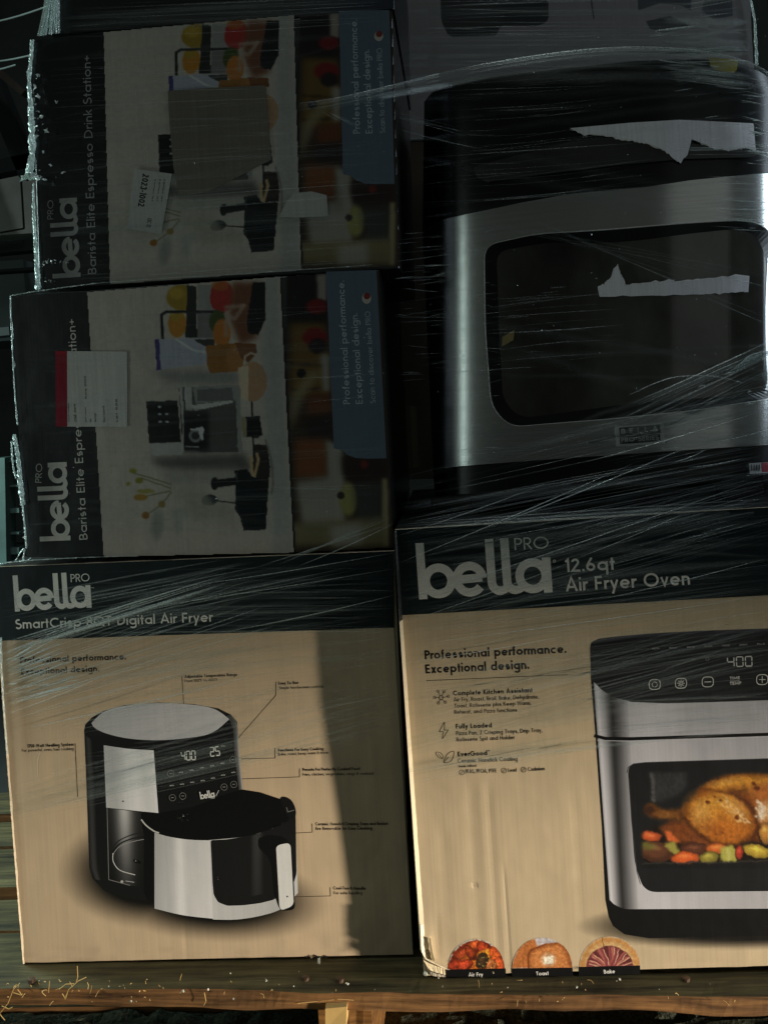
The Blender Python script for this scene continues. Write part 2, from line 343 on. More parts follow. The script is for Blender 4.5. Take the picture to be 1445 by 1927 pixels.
# ------------------------------------------------------------------ a geometric sans drawn in strokes (cap height 1)
def arc(cx, cy, rx, ry, a0, a1, n=None):
    n = n or max(4, int(abs(a1 - a0) / 16)); return [(cx + rx * math.cos(R(a)), cy + ry * math.sin(R(a))) for a in np.linspace(a0, a1, n + 1)]
def glyph(ch, w):
    h = w / 2; X = .66; r = (X - w) / 2; c = X / 2; r_ = r; T = 1 - h; A_ = 1.04
    O = arc(h + r, c, r, r, 0, 360); sb = 2 * r + w          # round lower-case bowl
    xr = h + 2 * r
    def cap(*s, adv): return list(s), adv
    D = {
     'a': lambda: ([O, [(xr, 0), (xr, X)]], sb),
     'b': lambda: ([O, [(h, 0), (h, A_)]], sb), 'd': lambda: ([O, [(xr, 0), (xr, A_)]], sb),
     'p': lambda: ([O, [(h, -.34), (h, X)]], sb), 'q': lambda: ([O, [(xr, -.34), (xr, X)]], sb),
     'g': lambda: ([O, [(xr, X), (xr, -.1)] + arc(h + r, -.1, r, .22 - h * .2, 0, -150)], sb),
     'o': lambda: ([O], sb), 'e': lambda: ([arc(h + r, c, r, r, 0, 318), [(h, c), (xr, c)]], sb),
     'c': lambda: ([arc(h + r, c, r, r, 48, 312)], sb * .88),
     'l': lambda: ([[(h, 0), (h, A_)]], w), 'i': lambda: ([[(h, 0), (h, X)], [(h, .82), (h, .82 + w * 1.1)]], w),
     'j': lambda: ([[(h, -.25), (h, X)], [(h, .82), (h, .82 + w * 1.1)]], w),
     't': lambda: ([[(.15, 0), (.15, .93)], [(0, X - h), (.3, X - h)]], .3),
     'f': lambda: ([[(.13, 0), (.13, .82)] + arc(.13 + .14, .82, .14, .2 - h, 180, 85), [(0, X - h), (.28, X - h)]], .31),
     'r': lambda: ([[(h, 0), (h, X)], [(h, X - .3)] + arc(h + .2, X - .22 - h, .19, .22, 165, 70)], .3),
     'n': lambda: ([[(h, 0), (h, X)], arc(h + .19, X - .19 - h, .19, .19, 180, 0) + [(h + .38, 0)]], .38 + w),
     'h': lambda: ([[(h, 0), (h, A_)], arc(h + .19, X - .19 - h, .19, .19, 180, 0) + [(h + .38, 0)]], .38 + w),
     'm': lambda: ([[(h, 0), (h, X)], arc(h + .17, X - .17 - h, .17, .17, 180, 0) + [(h + .34, 0)], arc(h + .51, X - .17 - h, .17, .17, 180, 0) + [(h + .68, 0)]], .68 + w),
     'u': lambda: ([[(h, X)] + arc(h + .19, .19 + h, .19, .19, 180, 360) + [(h + .38, X)]], .38 + w),
     's': lambda: ([arc(.17 + h, X - .15 - h, .15, .15, 50, 180, 8)[:-1] + arc(.17 + h, X - .15 - h, .15, .165, 180, 268, 5) + arc(.17 + h, .165 + h, .165, .165, 90, -140, 12)[1:]], .34 + w),
     'v': lambda: ([[(h * .8, X), (.26, h * .5), (.52 - h * .8, X)]], .52), 'y': lambda: ([[(h * .8, X), (.27, .02)], [(.54 - h * .8, X), (.14, -.34)]], .54),
     'w': lambda: ([[(h * .8, X), (.2, h), (.38, X - h), (.56, h), (.76 - h * .8, X)]], .76),
     'x': lambda: ([[(h, 0), (.46, X)], [(h, X), (.46, 0)]], .52), 'k': lambda: ([[(h, 0), (h, A_)], [(h, .28), (.42, X)], [(.2, .4), (.46, 0)]], .5),
     'z': lambda: ([[(0.02, X - h), (.4, X - h), (.04, h), (.42, h)]], .44),
     'A': lambda: ([[(h * .8, 0), (.39, 1), (.78 - h * .8, 0)], [(.17, .3), (.61, .3)]], .78),
     'B': lambda: ([[(h, h), (h, T), (.26, T)] + arc(.26, .75 - h * .5, .19, .25 - h * .5, 90, -90) + [(h, .5)], [(.28, .5)] + arc(.28, .25 + h * .5, .23, .25 - h * .5, 90, -90) + [(h, h)]], .56),
     'C': lambda: ([arc(.5, .5, .5 - h, .5 - h, 48, 312)], .84), 'D': lambda: ([[(h, h), (h, T), (.22, T)] + arc(.22, .5, .5 - h, .5 - h, 90, -90) + [(h, h)]], .73),
     'E': lambda: ([[(.48, T), (h, T), (h, h), (.48, h)], [(h, .5), (.45, .5)]], .5), 'F': lambda: ([[(.48, T), (h, T), (h, 0)], [(h, .5), (.44, .5)]], .5),
     'G': lambda: ([arc(.5, .5, .5 - h, .5 - h, 45, 360) + [(.55, .5)]], 1.0), 'H': lambda: ([[(h, 0), (h, 1)], [(.6, 0), (.6, 1)], [(h, .5), (.6, .5)]], .6 + h),
     'I': lambda: ([[(h, 0), (h, 1)]], w), 'K': lambda: ([[(h, 0), (h, 1)], [(h, .4), (.5, 1)], [(.2, .58), (.56, 0)]], .6),
     'L': lambda: ([[(h, 1), (h, h), (.42, h)]], .44), 'M': lambda: ([[(h, 0), (.12, T), (.43, .2), (.74, T), (.86 - h, 0)]], .86),
     'N': lambda: ([[(h, 0), (h, .95), (.62, .05), (.62, 1)]], .62 + h), 'O': lambda: ([arc(.5, .5, .5 - h, .5 - h, 0, 360)], 1.0),
     'P': lambda: ([[(h, 0), (h, T), (.26, T)] + arc(.26, .74 - h * .5, .21, .26 - h * .5, 90, -90) + [(h, .48)]], .5),
     'Q': lambda: ([arc(.5, .5, .5 - h, .5 - h, 0, 360), [(.56, .36), (.94, -.02)]], 1.0),
     'R': lambda: ([[(h, 0), (h, T), (.26, T)] + arc(.26, .74 - h * .5, .2, .26 - h * .5, 90, -90) + [(h, .48)], [(.22, .48), (.52, 0)]], .54),
     'S': lambda: ([arc(.24 + h * .3, .76 - h * .5, .2, .24 - h * .5, 50, 270, 12)[:-1] + arc(.24 + h * .3, .26 + h * .2, .24, .26 - h * .4, 90, -150, 14)], .54),
     'T': lambda: ([[(.27, 0), (.27, 1)], [(0, T), (.54, T)]], .54), 'U': lambda: ([[(h, 1)] + arc(.29, .28, .29 - h, .28 - h, 180, 360) + [(.58 - h, 1)]], .58),
     'W': lambda: ([[(h, 1), (.28, h), (.52, T), (.76, h), (1.04 - h, 1)]], 1.04),
     '0': lambda: ([arc(.3, .5, .3 - h, .5 - h, 0, 360)], .6), '1': lambda: ([[(.04, .78), (.2, .95), (.2, 0)]], .27),
     '2': lambda: ([arc(.26, .72, .25 - h, .28 - h, 170, -25, 10) + [(.06, h), (.54, h)]], .55),
     '3': lambda: ([arc(.25, .74, .22 - h * .5, .26 - h, 160, -90, 10), arc(.25, .26, .25 - h * .5, .26 - h * .5, 90, -165, 10)], .52),
     '5': lambda: ([[(.46, T), (.14, T), (.1, .54)] + arc(.25, .3, .24 - h * .4, .3 - h, 120, -150, 12)], .52),
     '6': lambda: ([arc(.28, .3, .28 - h, .3 - h, 0, 360), [(.06, .42), (.36, 1)]], .57),
     '7': lambda: ([[(0.02, T), (.48, T), (.14, 0)]], .5), '8': lambda: ([arc(.27, .75, .2 - h * .4, .25 - h * .8, 0, 360), arc(.27, .27, .27 - h, .27 - h * .9, 0, 360)], .54),
     '4': lambda: ([[(.42, 0), (.42, 1), (.04, .3), (.56, .3)]], .58),
     '.': lambda: ([[(h, 0), (h, w * 1.15)]], w), ',': lambda: ([[(h * 1.3, w), (h * .6, -.14)]], w), '+': lambda: ([[(.02, .4), (.5, .4)], [(.26, .16), (.26, .64)]], .52),
     '-': lambda: ([[(.02, .36), (.3, .36)]], .32), '/': lambda: ([[(.02, -.05), (.36, 1.05)]], .38), '&': lambda: ([arc(.28, .76, .15, .2, 0, 360), arc(.28, .26, .24, .24, 0, 360)], .56),
     "'": lambda: ([[(h, .75), (h, 1)]], w),
     '\u00b0': lambda: ([arc(.14, .86, .1, .1, 0, 360)], .3), '\u2122': lambda: ([[(.08, .8), (.08, 1)], [(0, 1), (.16, 1)], [(.22, .8), (.22, 1), (.3, .85), (.38, 1), (.38, .8)]], .4),
    }
    if ch == ' ': return [], .3
    s, a = D[ch]() if ch in D else ([[(0, .3), (.4, .3)]], .4)
    ww = w * .4 if ch == '\u2122' else w
    return [(q, ww) for q in s], a
def layout(t, w, gap=None):
    gap = .1 if gap is None else gap; o = []; x = 0
    if t == '@logo': return logo_strokes()
    for ch in t:
        st, a = glyph(ch, w)
        o += [([(px + x, py) for px, py in q], ww) for q, ww in st]; x += a + gap
    return o, max(x - gap, .01)
def logo_strokes():
    """the rounded five-letter wordmark, height 1"""
    w = .15; r = .235; cy = .31
    o = [[(.08, 0), (.08, 1)], arc(.38, cy, r, r, 0, 360, 28),
         arc(.945, cy, r, r, 2, 322, 26), [(.72, cy + .0), (1.17, cy + .02)],
         [(1.34, 1.0), (1.34, .24)] + arc(1.49, .235, .15, .16, 180, 285, 8),
         [(1.615, 1.0), (1.615, .24)] + arc(1.77, .235, .155, .16, 180, 275, 8),
         arc(2.08, cy, r, r, 0, 360, 28), [(2.34, 0), (2.34, .62)]]
    o = [(q, w) for q in o]
    o.append((arc(1.49, .235, .15, .16, 270, 345, 6), w * .9)); o.append((arc(1.77, .235, .155, .16, 265, 330, 6), w * .9))
    return o, 2.415

SEG = {'0': 'abcdef', '4': 'bcfg', '2': 'abdeg', '5': 'acdfg'}
def seven(art, t, p0, p1, hpx, col, wpx):
    """seven-segment digits along p0-p1"""
    A = np.array(p0, float); D = (np.array(p1, float) - A); n = len(t); cell = D / n; up = np.array([D[1], -D[0]]); up = up / np.linalg.norm(up) * hpx
    for i, ch in enumerate(t):
        b = A + cell * i + cell * .12; rgt = cell * .72
        P = dict(a=(b + up, b + up + rgt), g=(b + up / 2, b + up / 2 + rgt), d=(b, b + rgt), f=(b + up * .54, b + up * .97), e=(b + up * .03, b + up * .46),
                 b=(b + rgt + up * .54, b + rgt + up * .97), c=(b + rgt + up * .03, b + rgt + up * .46))
        for k in SEG[ch]: art.line([P[k][0] * .92 + P[k][1] * .08, P[k][1] * .92 + P[k][0] * .08], wpx, col)

# ------------------------------------------------------------------ raster painter (colours end up on mesh vertices)
class Paint:
    def __init__(s, x0, y0, x1, y1, step, bg):
        s.X, s.Yp = np.meshgrid(np.arange(x0, x1 + step * .5, step), np.arange(y0, y1 + step * .5, step)); s.step = step
        s.C = np.zeros(s.X.shape + (3,)) + np.array(bg, float)
    def mix(s, a, col):
        col = np.asarray(col, float)
        s.C = s.C * (1 - a[..., None]) + (col if col.ndim == 3 else col[None, None]) * a[..., None]
    def ell(s, cx, cy, rx, ry, col, rot=0, soft=2.0, op=1.0, clip=None):
        c, q = math.cos(R(rot)), math.sin(R(rot)); dx = s.X - cx; dy = s.Yp - cy
        u = (dx * c + dy * q) / rx; v = (-dx * q + dy * c) / ry; d = (1 - np.sqrt(u * u + v * v)) * min(rx, ry)
        a = np.clip(d / soft + .5, 0, 1) * op
        if clip is not None: a = a * clip
        s.mix(a, col); return a
    def inside(s, pts):
        X, Yp = s.X, s.Yp; m = np.zeros(X.shape, bool); n = len(pts)
        for i in range(n):
            x0, y0 = pts[i]; x1, y1 = pts[(i + 1) % n]
            if y0 == y1: continue
            m ^= ((Yp >= min(y0, y1)) & (Yp < max(y0, y1)) & (X < (x1 - x0) * (Yp - y0) / (y1 - y0) + x0))
        return m
    def blur(s, m, r):
        k = max(1, int(round(r / s.step)))
        for ax in (0, 1):
            for _ in range(2):
                p = np.pad(m, [(k, k) if a == ax else (0, 0) for a in range(m.ndim)], mode='edge'); c = np.cumsum(p, axis=ax)
                z = np.zeros_like(np.take(c, [0], axis=ax)); c = np.concatenate([z, c], axis=ax); n = m.shape[ax]
                m = (np.take(c, range(2 * k + 1, 2 * k + 1 + n), axis=ax) - np.take(c, range(0, n), axis=ax)) / (2 * k + 1)
        return m
    def poly(s, pts, col, soft=0, op=1.0):
        m = s.inside(pts).astype(float)
        if soft: m = s.blur(m, soft)
        s.mix(m * op, col); return m
    def stroke(s, pts, w, col, soft=1.2, op=1.0):
        d = np.full(s.X.shape, 1e9)
        for (x0, y0), (x1, y1) in zip(pts[:-1], pts[1:]):
            vx, vy = x1 - x0, y1 - y0; t = np.clip(((s.X - x0) * vx + (s.Yp - y0) * vy) / (vx * vx + vy * vy + 1e-9), 0, 1)
            d = np.minimum(d, np.hypot(s.X - x0 - t * vx, s.Yp - y0 - t * vy))
        s.mix(np.clip((w / 2 - d) / soft + .5, 0, 1) * op, col)
    def warp(s, amp, freq, seed=1):
        dx = (fbm(s.X / freq, s.Yp / freq, seed, 3) - .47) * 2 * amp / s.step; dy = (fbm(s.X / freq, s.Yp / freq, seed + 50, 3) - .47) * 2 * amp / s.step
        ny, nx = s.X.shape; j, i = np.mgrid[0:ny, 0:nx]; fi = np.clip(i + dx, 0, nx - 1.001); fj = np.clip(j + dy, 0, ny - 1.001); i0 = fi.astype(int); j0 = fj.astype(int); a = (fi - i0)[..., None]; b = (fj - j0)[..., None]; C = s.C
        s.C = (C[j0, i0] * (1 - a) + C[j0, i0 + 1] * a) * (1 - b) + (C[j0 + 1, i0] * (1 - a) + C[j0 + 1, i0 + 1] * a) * b
    def softall(s, r): s.C = s.blur(s.C, r)

# ================================================================== SETTING
def ground():
    nx, ny = 260, 190
    xs = np.linspace(-1.6, 1.6, nx); ys = np.linspace(-.75, .5, ny); X, Y = np.meshgrid(xs, ys)
    Z = -.118 + .014 * fbm(X * 70, Y * 70, 3, 3) + .006 * fbm(X * 9, Y * 9, 8, 2)
    v = np.stack([X, Y, Z], -1).reshape(-1, 3); i = np.arange(nx * ny).reshape(ny, nx)
    q = np.stack([i[:-1, :-1], i[:-1, 1:], i[1:, 1:], i[1:, :-1]], -1).reshape(-1, 4)
    m = plain('dark_grit', (84, 88, 72), .9, nscale=(260, 260, 260), var=.75, bump=.9, dist=.004, spec=.3)
    o = mesh_obj('gravel_ground', v, q, m, smooth=False); tagp(o, 'dark gritty gravel ground under the front of the wooden pallet', None, kind='structure')
    m2 = plain('dark_floor', (42, 44, 42), .85, nscale=(6, 6, 6), var=.3, bump=.3, dist=.01)
    mb = MB(); mb.box((-8, -8, -.30), (8, 9, -.135), lin((60, 60, 60)))
    o = mb.build('floor', m2); tagp(o, 'dark warehouse floor around the pallet', None, kind='structure')
    mb = MB(); mb.box((-8, 4.2, -.3), (8, 4.4, 4), lin((60, 60, 60)))
    o = mb.build('wall', plain('warehouse_wall', (88, 98, 94), .8, nscale=(2, 2, 2), var=.3)); tagp(o, 'dim far warehouse wall behind the stack', None, kind='structure')
ground()

def bar(mb, p, q, wd, dp, col):
    """square bar from p to q"""
    p = Vector(p); q = Vector(q); d = (q - p).normalized(); u = d.cross(Vector((0, 1, 0)))
    if u.length < .1: u = d.cross(Vector((1, 0, 0)))
    u.normalize(); n = d.cross(u); v = []
    for e in (p, q):
        for a, b in ((-1, -1), (1, -1), (1, 1), (-1, 1)): v.append(e + u * a * wd / 2 + n * b * dp / 2)
    mb.add([tuple(k) for k in v], [(0, 1, 2, 3), (7, 6, 5, 4), (0, 4, 5, 1), (1, 5, 6, 2), (2, 6, 7, 3), (3, 7, 4, 0)], col)

def background():
    BGM = plain('teal_painted_steel', (96, 122, 118), .55, nscale=(20, 20, 20), var=.25)
    GRY = plain('grey_sheet_panel', (205, 212, 202), .7, nscale=(9, 9, 9), var=.2)
    DRK = plain('dark_beam', (34, 42, 42), .7)
    Y = 1.15
    t = thing('storage_rack', tuple(at(10, 1060, Y)), 'teal steel rack with uprights and thin shelves standing behind the left edge of the stack', 'rack')
    def B(pts, name, wpx, mat, dY=0, dp=.05):
        mb = MB(); a = at(*pts[0], Y + dY); b = at(*pts[1], Y + dY); m = np.linalg.norm(at(100, 500, Y + dY) - at(101, 500, Y + dY))
        bar(mb, a, b, wpx * m, dp, lin((90, 110, 106))); return mb.build(name, mat, t)
    B([(12, 860), (16, 1100)], 'upright', 15, BGM); B([(-60, 640), (-50, 1100)], 'upright', 16, BGM)
    for y0, h in ((868, 3), (914, 3), (960, 8), (1002, 4), (1035, 12), (1060, 14)):
        B([(-140, y0 + 8), (46, y0 - 2)], 'shelf_rail', h, BGM, .02)
    B([(-140, 640), (28, 624)], 'top_beam', 15, DRK, -.01)
    Y = 2.0
    for lab, pts, wpx, mat, dp in (
        ('broad grey ribbed cabinet side seen left of the upper boxes', [(-150, 410), (110, 392)], 128, GRY, .3),
        ('dark green grey bale panel low behind the left box edge', [(-150, 590), (90, 572)], 150, plain('green_grey_panel', (140, 160, 160), .7, nscale=(9, 9, 9)), .3)):
        mb = MB(); a = at(*pts[0], Y); b = at(*pts[1], Y); bar(mb, a, b, wpx * .00158, dp, lin((110, 115, 110)))
        o = mb.build('storage_cabinet', mat); tagp(o, lab, 'cabinet')
    t = thing('roof_frame', tuple(at(0, 300, 1.6)), 'dark diagonal frame members and cables at the upper left behind the stack', 'frame')
    Y = 1.6
    B([(-60, 40), (60, 330)], 'brace', 34, DRK); B([(-160, 352), (90, 300)], 'brace', 26, DRK); B([(-90, 478), (100, 460)], 'crossbar', 20, DRK); B([(-90, 518), (90, 506)], 'crossbar', 5, DRK)
    B([(-20, 120), (52, 180)], 'strut', 11, plain('brown_strut', (70, 62, 54), .7), -.1)
    mb = MB()
    for a, b in (((-60, 50), (92, 11)), ((-60, 116), (58, 104)), ((-60, 134), (30, 122))):
        P = [at(a[0] + (b[0] - a[0]) * k / 8, a[1] + (b[1] - a[1]) * k / 8 + 5 * math.sin(k / 8 * PI), 1.3) for k in range(9)]
        for p, q in zip(P[:-1], P[1:]): bar(mb, p, q, .0028, .0028, lin((190, 205, 200)))
    mb.build('cable', plain('pale_cable', (185, 200, 195), .5), t)
    mb = MB(); bar(mb, at(40, 330, 1.55), at(46, 430, 1.55), .004, .004, lin((10, 12, 12))); bar(mb, at(-10, 440, 1.55), at(46, 430, 1.55), .004, .004, lin((10, 12, 12)))
    mb.build('cable', RUBBER, t)
    # right edge of the view
    t = tagp(MB_box_px(1450, -150, 1520, 240, 1.0, .05, (34, 40, 38), 'door_post', PLASTIC), 'narrow dark upright post beyond the top right corner of the stack', 'post')

def MB_box_px(x0, y0, x1, y1, Y, d, col, name, mat):
    a = at(x0, y0, Y); b = at(x1, y1, Y); mb = MB()
    mb.box((min(a[0], b[0]), Y, min(a[2], b[2])), (max(a[0], b[0]), Y + d, max(a[2], b[2])), lin(col)); return mb.build(name, mat)
background()

# ------------------------------------------------------------------ pallet
def plank(name, q, z0, z1, mat, parent, edge_mat=None, nx=60, ny=6, seed=0, rag=.0):
    """board with top corners q = front-left, front-right, back-right, back-left (xy)"""
    v = []; f = []; q = [np.array(p, float) for p in q]
    for k, z in ((0, z1), (1, z0)):
        for j in range(ny):
            for i in range(nx):
                u = i / (nx - 1); t = j / (ny - 1); p = (q[0] * (1 - u) + q[1] * u) * (1 - t) + (q[3] * (1 - u) + q[2] * u) * t
                e = .0022 * (fbm(u * 40 + seed, t * 3, seed, 3) - .45) if z == z1 else 0
                yo = (rag * (fbm(u * 30 + k * 9, seed, seed, 4) - .5)) if j == 0 else 0
                ez = -.0035 if (k == 0 and j in (0, ny - 1)) else 0
                zz_ = z + e + ez + (rag * .7 * (fbm(u * 22, 5 + seed, seed, 4) - .45) if k == 1 and j == 0 else 0)
                v.append((p[0], p[1] + yo, zz_))
    n = nx * ny
    for j in range(ny - 1):
        for i in range(nx - 1):
            a = j * nx + i; f.append((a, a + 1, a + nx + 1, a + nx)); f.append((n + a, n + a + nx, n + a + nx + 1, n + a + 1))
    nf = len(f)
    for i in range(nx - 1):
        f.append((n + i, n + i + 1, i + 1, i)); a = (ny - 1) * nx + i; f.append((a, a + 1, n + a + 1, n + a))
    for j in range(ny - 1):
        a = j * nx; f.append((a, a + nx, n + a + nx, n + a)); a += nx - 1; f.append((n + a, n + a + nx, a + nx, a))
    o = mesh_obj(name, v, f, mat, parent)
    if edge_mat:
        o.data.materials.append(edge_mat); mi = [0] * nf + [1] * (len(f) - nf); o.data.polygons.foreach_set('material_index', mi)
    return o
def pallet():
    t = thing('wooden_pallet', (0.0, 0.0, -.12), 'weathered greenish wooden pallet with a raw orange brown front edge under all the boxes', 'pallet')
    yl = lambda x: -.026 - .042 * (x + .44)
    plank('deck_board', [(-.95, yl(-.95)), (.9, yl(.9)), (.9, .062), (-.95, .070)], -.0205, -.0015, DECK, t, EDGE, nx=220, ny=8, seed=1, rag=.007)
    for k, (y0, y1) in enumerate(((.0735, .136), (.166, .262), (.268, .338), (.366, .44))):
        plank('deck_board', [(-.95, y0), (.9, y0), (.9, y1), (-.95, y1)], -.026, -.002 - .0006 * (k % 2), DECK, t, EDGE, nx=80, seed=4 + k, rag=.003)
    for x, wdt in ((-.93, .06), (-.135, .05), (.60, .06)):
        plank('stringer', [(x, yl(x) + .02), (x + wdt, yl(x) + .02), (x + wdt, .56), (x, .56)], -.118, -.0265, BLOCKW, t, BLOCKW, nx=8, ny=20, seed=9, rag=.004)
    plank('bottom_board', [(-.95, .1), (.9, .1), (.9, .2), (-.95, .2)], -.12, -.119 + .018, DECK, t, EDGE, nx=20, seed=19)
    for px in (575, 640, 1290, 60):
        p = atz(px, 1838 + (px % 7), .0); mb = MB(); k = 12
        v = [(p[0] + .0034 * math.cos(2 * PI * i / k), p[1] + .0034 * math.sin(2 * PI * i / k), z_) for z_ in (-.003, .0004) for i in range(k)] + [(p[0], p[1], .0008)]
        mb.add(v, [(i, (i + 1) % k, k + (i + 1) % k, k + i) for i in range(k)] + [(k + i, k + (i + 1) % k, 2 * k) for i in range(k)], (.1, .08, .06)); mb.build('nail_head', NAIL, t)
    # split pale piece on the stringer end
    mb = MB(); a = at(612, 1893, -.045); b = at(654, 1935, -.045)
    mb.box((a[0], -.047, b[2]), (b[0], -.028, a[2]), (.5, .38, .2), .0012)
    mb.build('split_chunk', SPLINT, t, label='pale freshly split piece at the end of the middle stringer')
    # hole and knot dents on the edge, frayed fibres
    mb = MB()
    for _ in range(60):
        px = random.choice([random.gauss(130, 45), random.gauss(260, 60), random.uniform(0, 1445), random.gauss(1000, 120), random.gauss(55, 30)])
        if not -40 < px < 1500: continue
        py = 1852 + random.uniform(-9, 34); Yp = -.032 - .042 * (at(px, py, -.03)[0] + .44)
        p = at(px, py, Yp); L = abs(random.gauss(0, .0026)) + .0006; a = random.uniform(0, PI * 2)
        P = [p + np.array([math.cos(a) * L * s, -.004 * s * random.random(), math.sin(a) * L * s + .002 * s * (1 - s)]) for s in (0, .35, .7, 1)]
        c = lin(random.choice([(150, 120, 80), (120, 85, 50), (205, 185, 150), (80, 50, 30)])); wd = random.uniform(.0002, .00045)
        for s, e in zip(P[:-1], P[1:]): bar(mb, s, e, wd, wd, c)
    for pts in ([(0, 1908), (16, 1888), (26, 1862), (38, 1850)], [(4, 1893), (18, 1899), (24, 1895)], [(26, 1868), (42, 1873), (34, 1862)], [(122, 1880), (130, 1862), (148, 1846), (163, 1839)],
                [(112, 1862), (124, 1852), (140, 1851)], [(146, 1818), (147, 1838), (144, 1850)], [(92, 1868), (94, 1846)], [(10, 1920), (0, 1908), (-8, 1925)], [(118, 1870), (124, 1880), (128, 1868)],
                [(385, 1868), (388, 1884), (384, 1892)], [(560, 1888), (600, 1884), (640, 1880), (690, 1884)]):
        P = [at(x, y, -.040) for x, y in pts]
        for s, e in zip(P[:-1], P[1:]): bar(mb, s, e, .0005, .0005, lin((180, 150, 112)))
    mb.build('loose_fibre', SPLINT, t, kind='stuff')
    # grit lying on the front edge
    mb = MB()
    for px, py in [(392, 1862), (345, 1865), (340, 1868), (247, 1884), (252, 1886), (440, 1880), (655, 1852), (705, 1862), (652, 1850), (955, 1858), (1010, 1848), (1160, 1846), (1240, 1862), (1166, 1843)] + [(random.uniform(0, 1440), random.gauss(1852, 12)) for _ in range(16)]:
        p = at(px, py, -.045); r = random.uniform(.0002, .0007)
        mb.box(tuple(p - r), tuple(p + r), lin(random.choice([(235, 230, 215), (190, 190, 175), (130, 120, 95)])), r * .6)
    mb.build('grit', LABEL, t, kind='stuff')
pallet()

# ================================================================== CARTONS
def carton(parent, quad, Y, depth, edge_col, side_col, mat=CARD, wob=.0008, seed=0, name='carton'):
    """closed card box: front outline quad (TL,TR,BR,BL pixels) on plane Y, running back by depth, with soft worn edges"""
    c = [at(x, y, Y) for x, y in quad]; n = 46; ring = []
    for i in range(4):
        a, b = c[i], c[(i + 1) % 4]
        for k in range(n):
            t = k / n; p = a * (1 - t) + b * t; cen = sum(c) / 4; d = (p - cen); d[1] = 0; d = d / np.linalg.norm(d)
            ring.append(p + d * wob * 2 * (fbm(np.array(t * 14.0 + i * 5), np.array(seed + .5), seed, 3) - .5))
    ring = np.array(ring); m = len(ring); cen = ring.mean(0)
    def inset(r, e, dy): o = r + (cen - r) / np.linalg.norm(cen - r, axis=1)[:, None] * e; o[:, 1] = Y + dy; return o
    rows = [inset(ring, .0012, 0.0), inset(ring, .0002, .0008), inset(ring, 0, .0025), inset(ring, 0, depth)]
    v = np.concatenate(rows + [cen[None], (cen + [0, depth, 0])[None]]); f = []; cols = np.zeros((len(v), 3))
    for k in range(3):
        for i in range(m): j = (i + 1) % m; f.append((k * m + i, k * m + j, (k + 1) * m + j, (k + 1) * m + i))
    for i in range(m): j = (i + 1) % m; f.append((j, i, 4 * m)); f.append((3 * m + i, 3 * m + j, 4 * m + 1))
    cols[:m] = lin(edge_col); cols[m:2 * m] = lin(edge_col); cols[2 * m:] = lin(side_col)
    return mesh_obj(name, v, f, mat, parent, cols=cols)
def quadgrid(quad, step=4):
    """pixel grid spanning a quad TL,TR,BR,BL"""
    tl, tr, br, bl = [np.array(p, float) for p in quad]; nx = int(max(np.linalg.norm(tr - tl), np.linalg.norm(br - bl)) / step) + 2
    ny = int(max(np.linalg.norm(bl - tl), np.linalg.norm(br - tr)) / step) + 2
    u, v = np.meshgrid(np.linspace(0, 1, nx), np.linspace(0, 1, ny))
    P = (tl * (1 - u)[..., None] + tr * u[..., None]) * (1 - v)[..., None] + (bl * (1 - u)[..., None] + br * u[..., None]) * v[..., None]
    return P[..., 0], P[..., 1]
def soft_ell(X, Y, cx, cy, rx, ry, soft, rot=0):
    c, s = math.cos(R(rot)), math.sin(R(rot)); dx = X - cx; dy = Y - cy; d = np.sqrt(((dx * c + dy * s) / rx) ** 2 + ((-dx * s + dy * c) / ry) ** 2)
    return np.clip((1 - d) / soft + .5, 0, 1)

TAN = np.array((193, 171, 141.)); BLK = (16, 31, 32); OFFW = (232, 228, 218); DK = (24, 22, 20)  # BLK: black ink tinted teal, the film's cool reflection put into its colour

def logo(A, p0, p1, h, col, pro=None, procap=0, tm=None):
    A.text('@logo', p0, p1, h, col)
    if pro: A.text('PRO', pro[0], pro[1], procap, col, w=.11)
    if tm: A.ring(tm[0], tm[1], tm[2], tm[2] * .5, col)

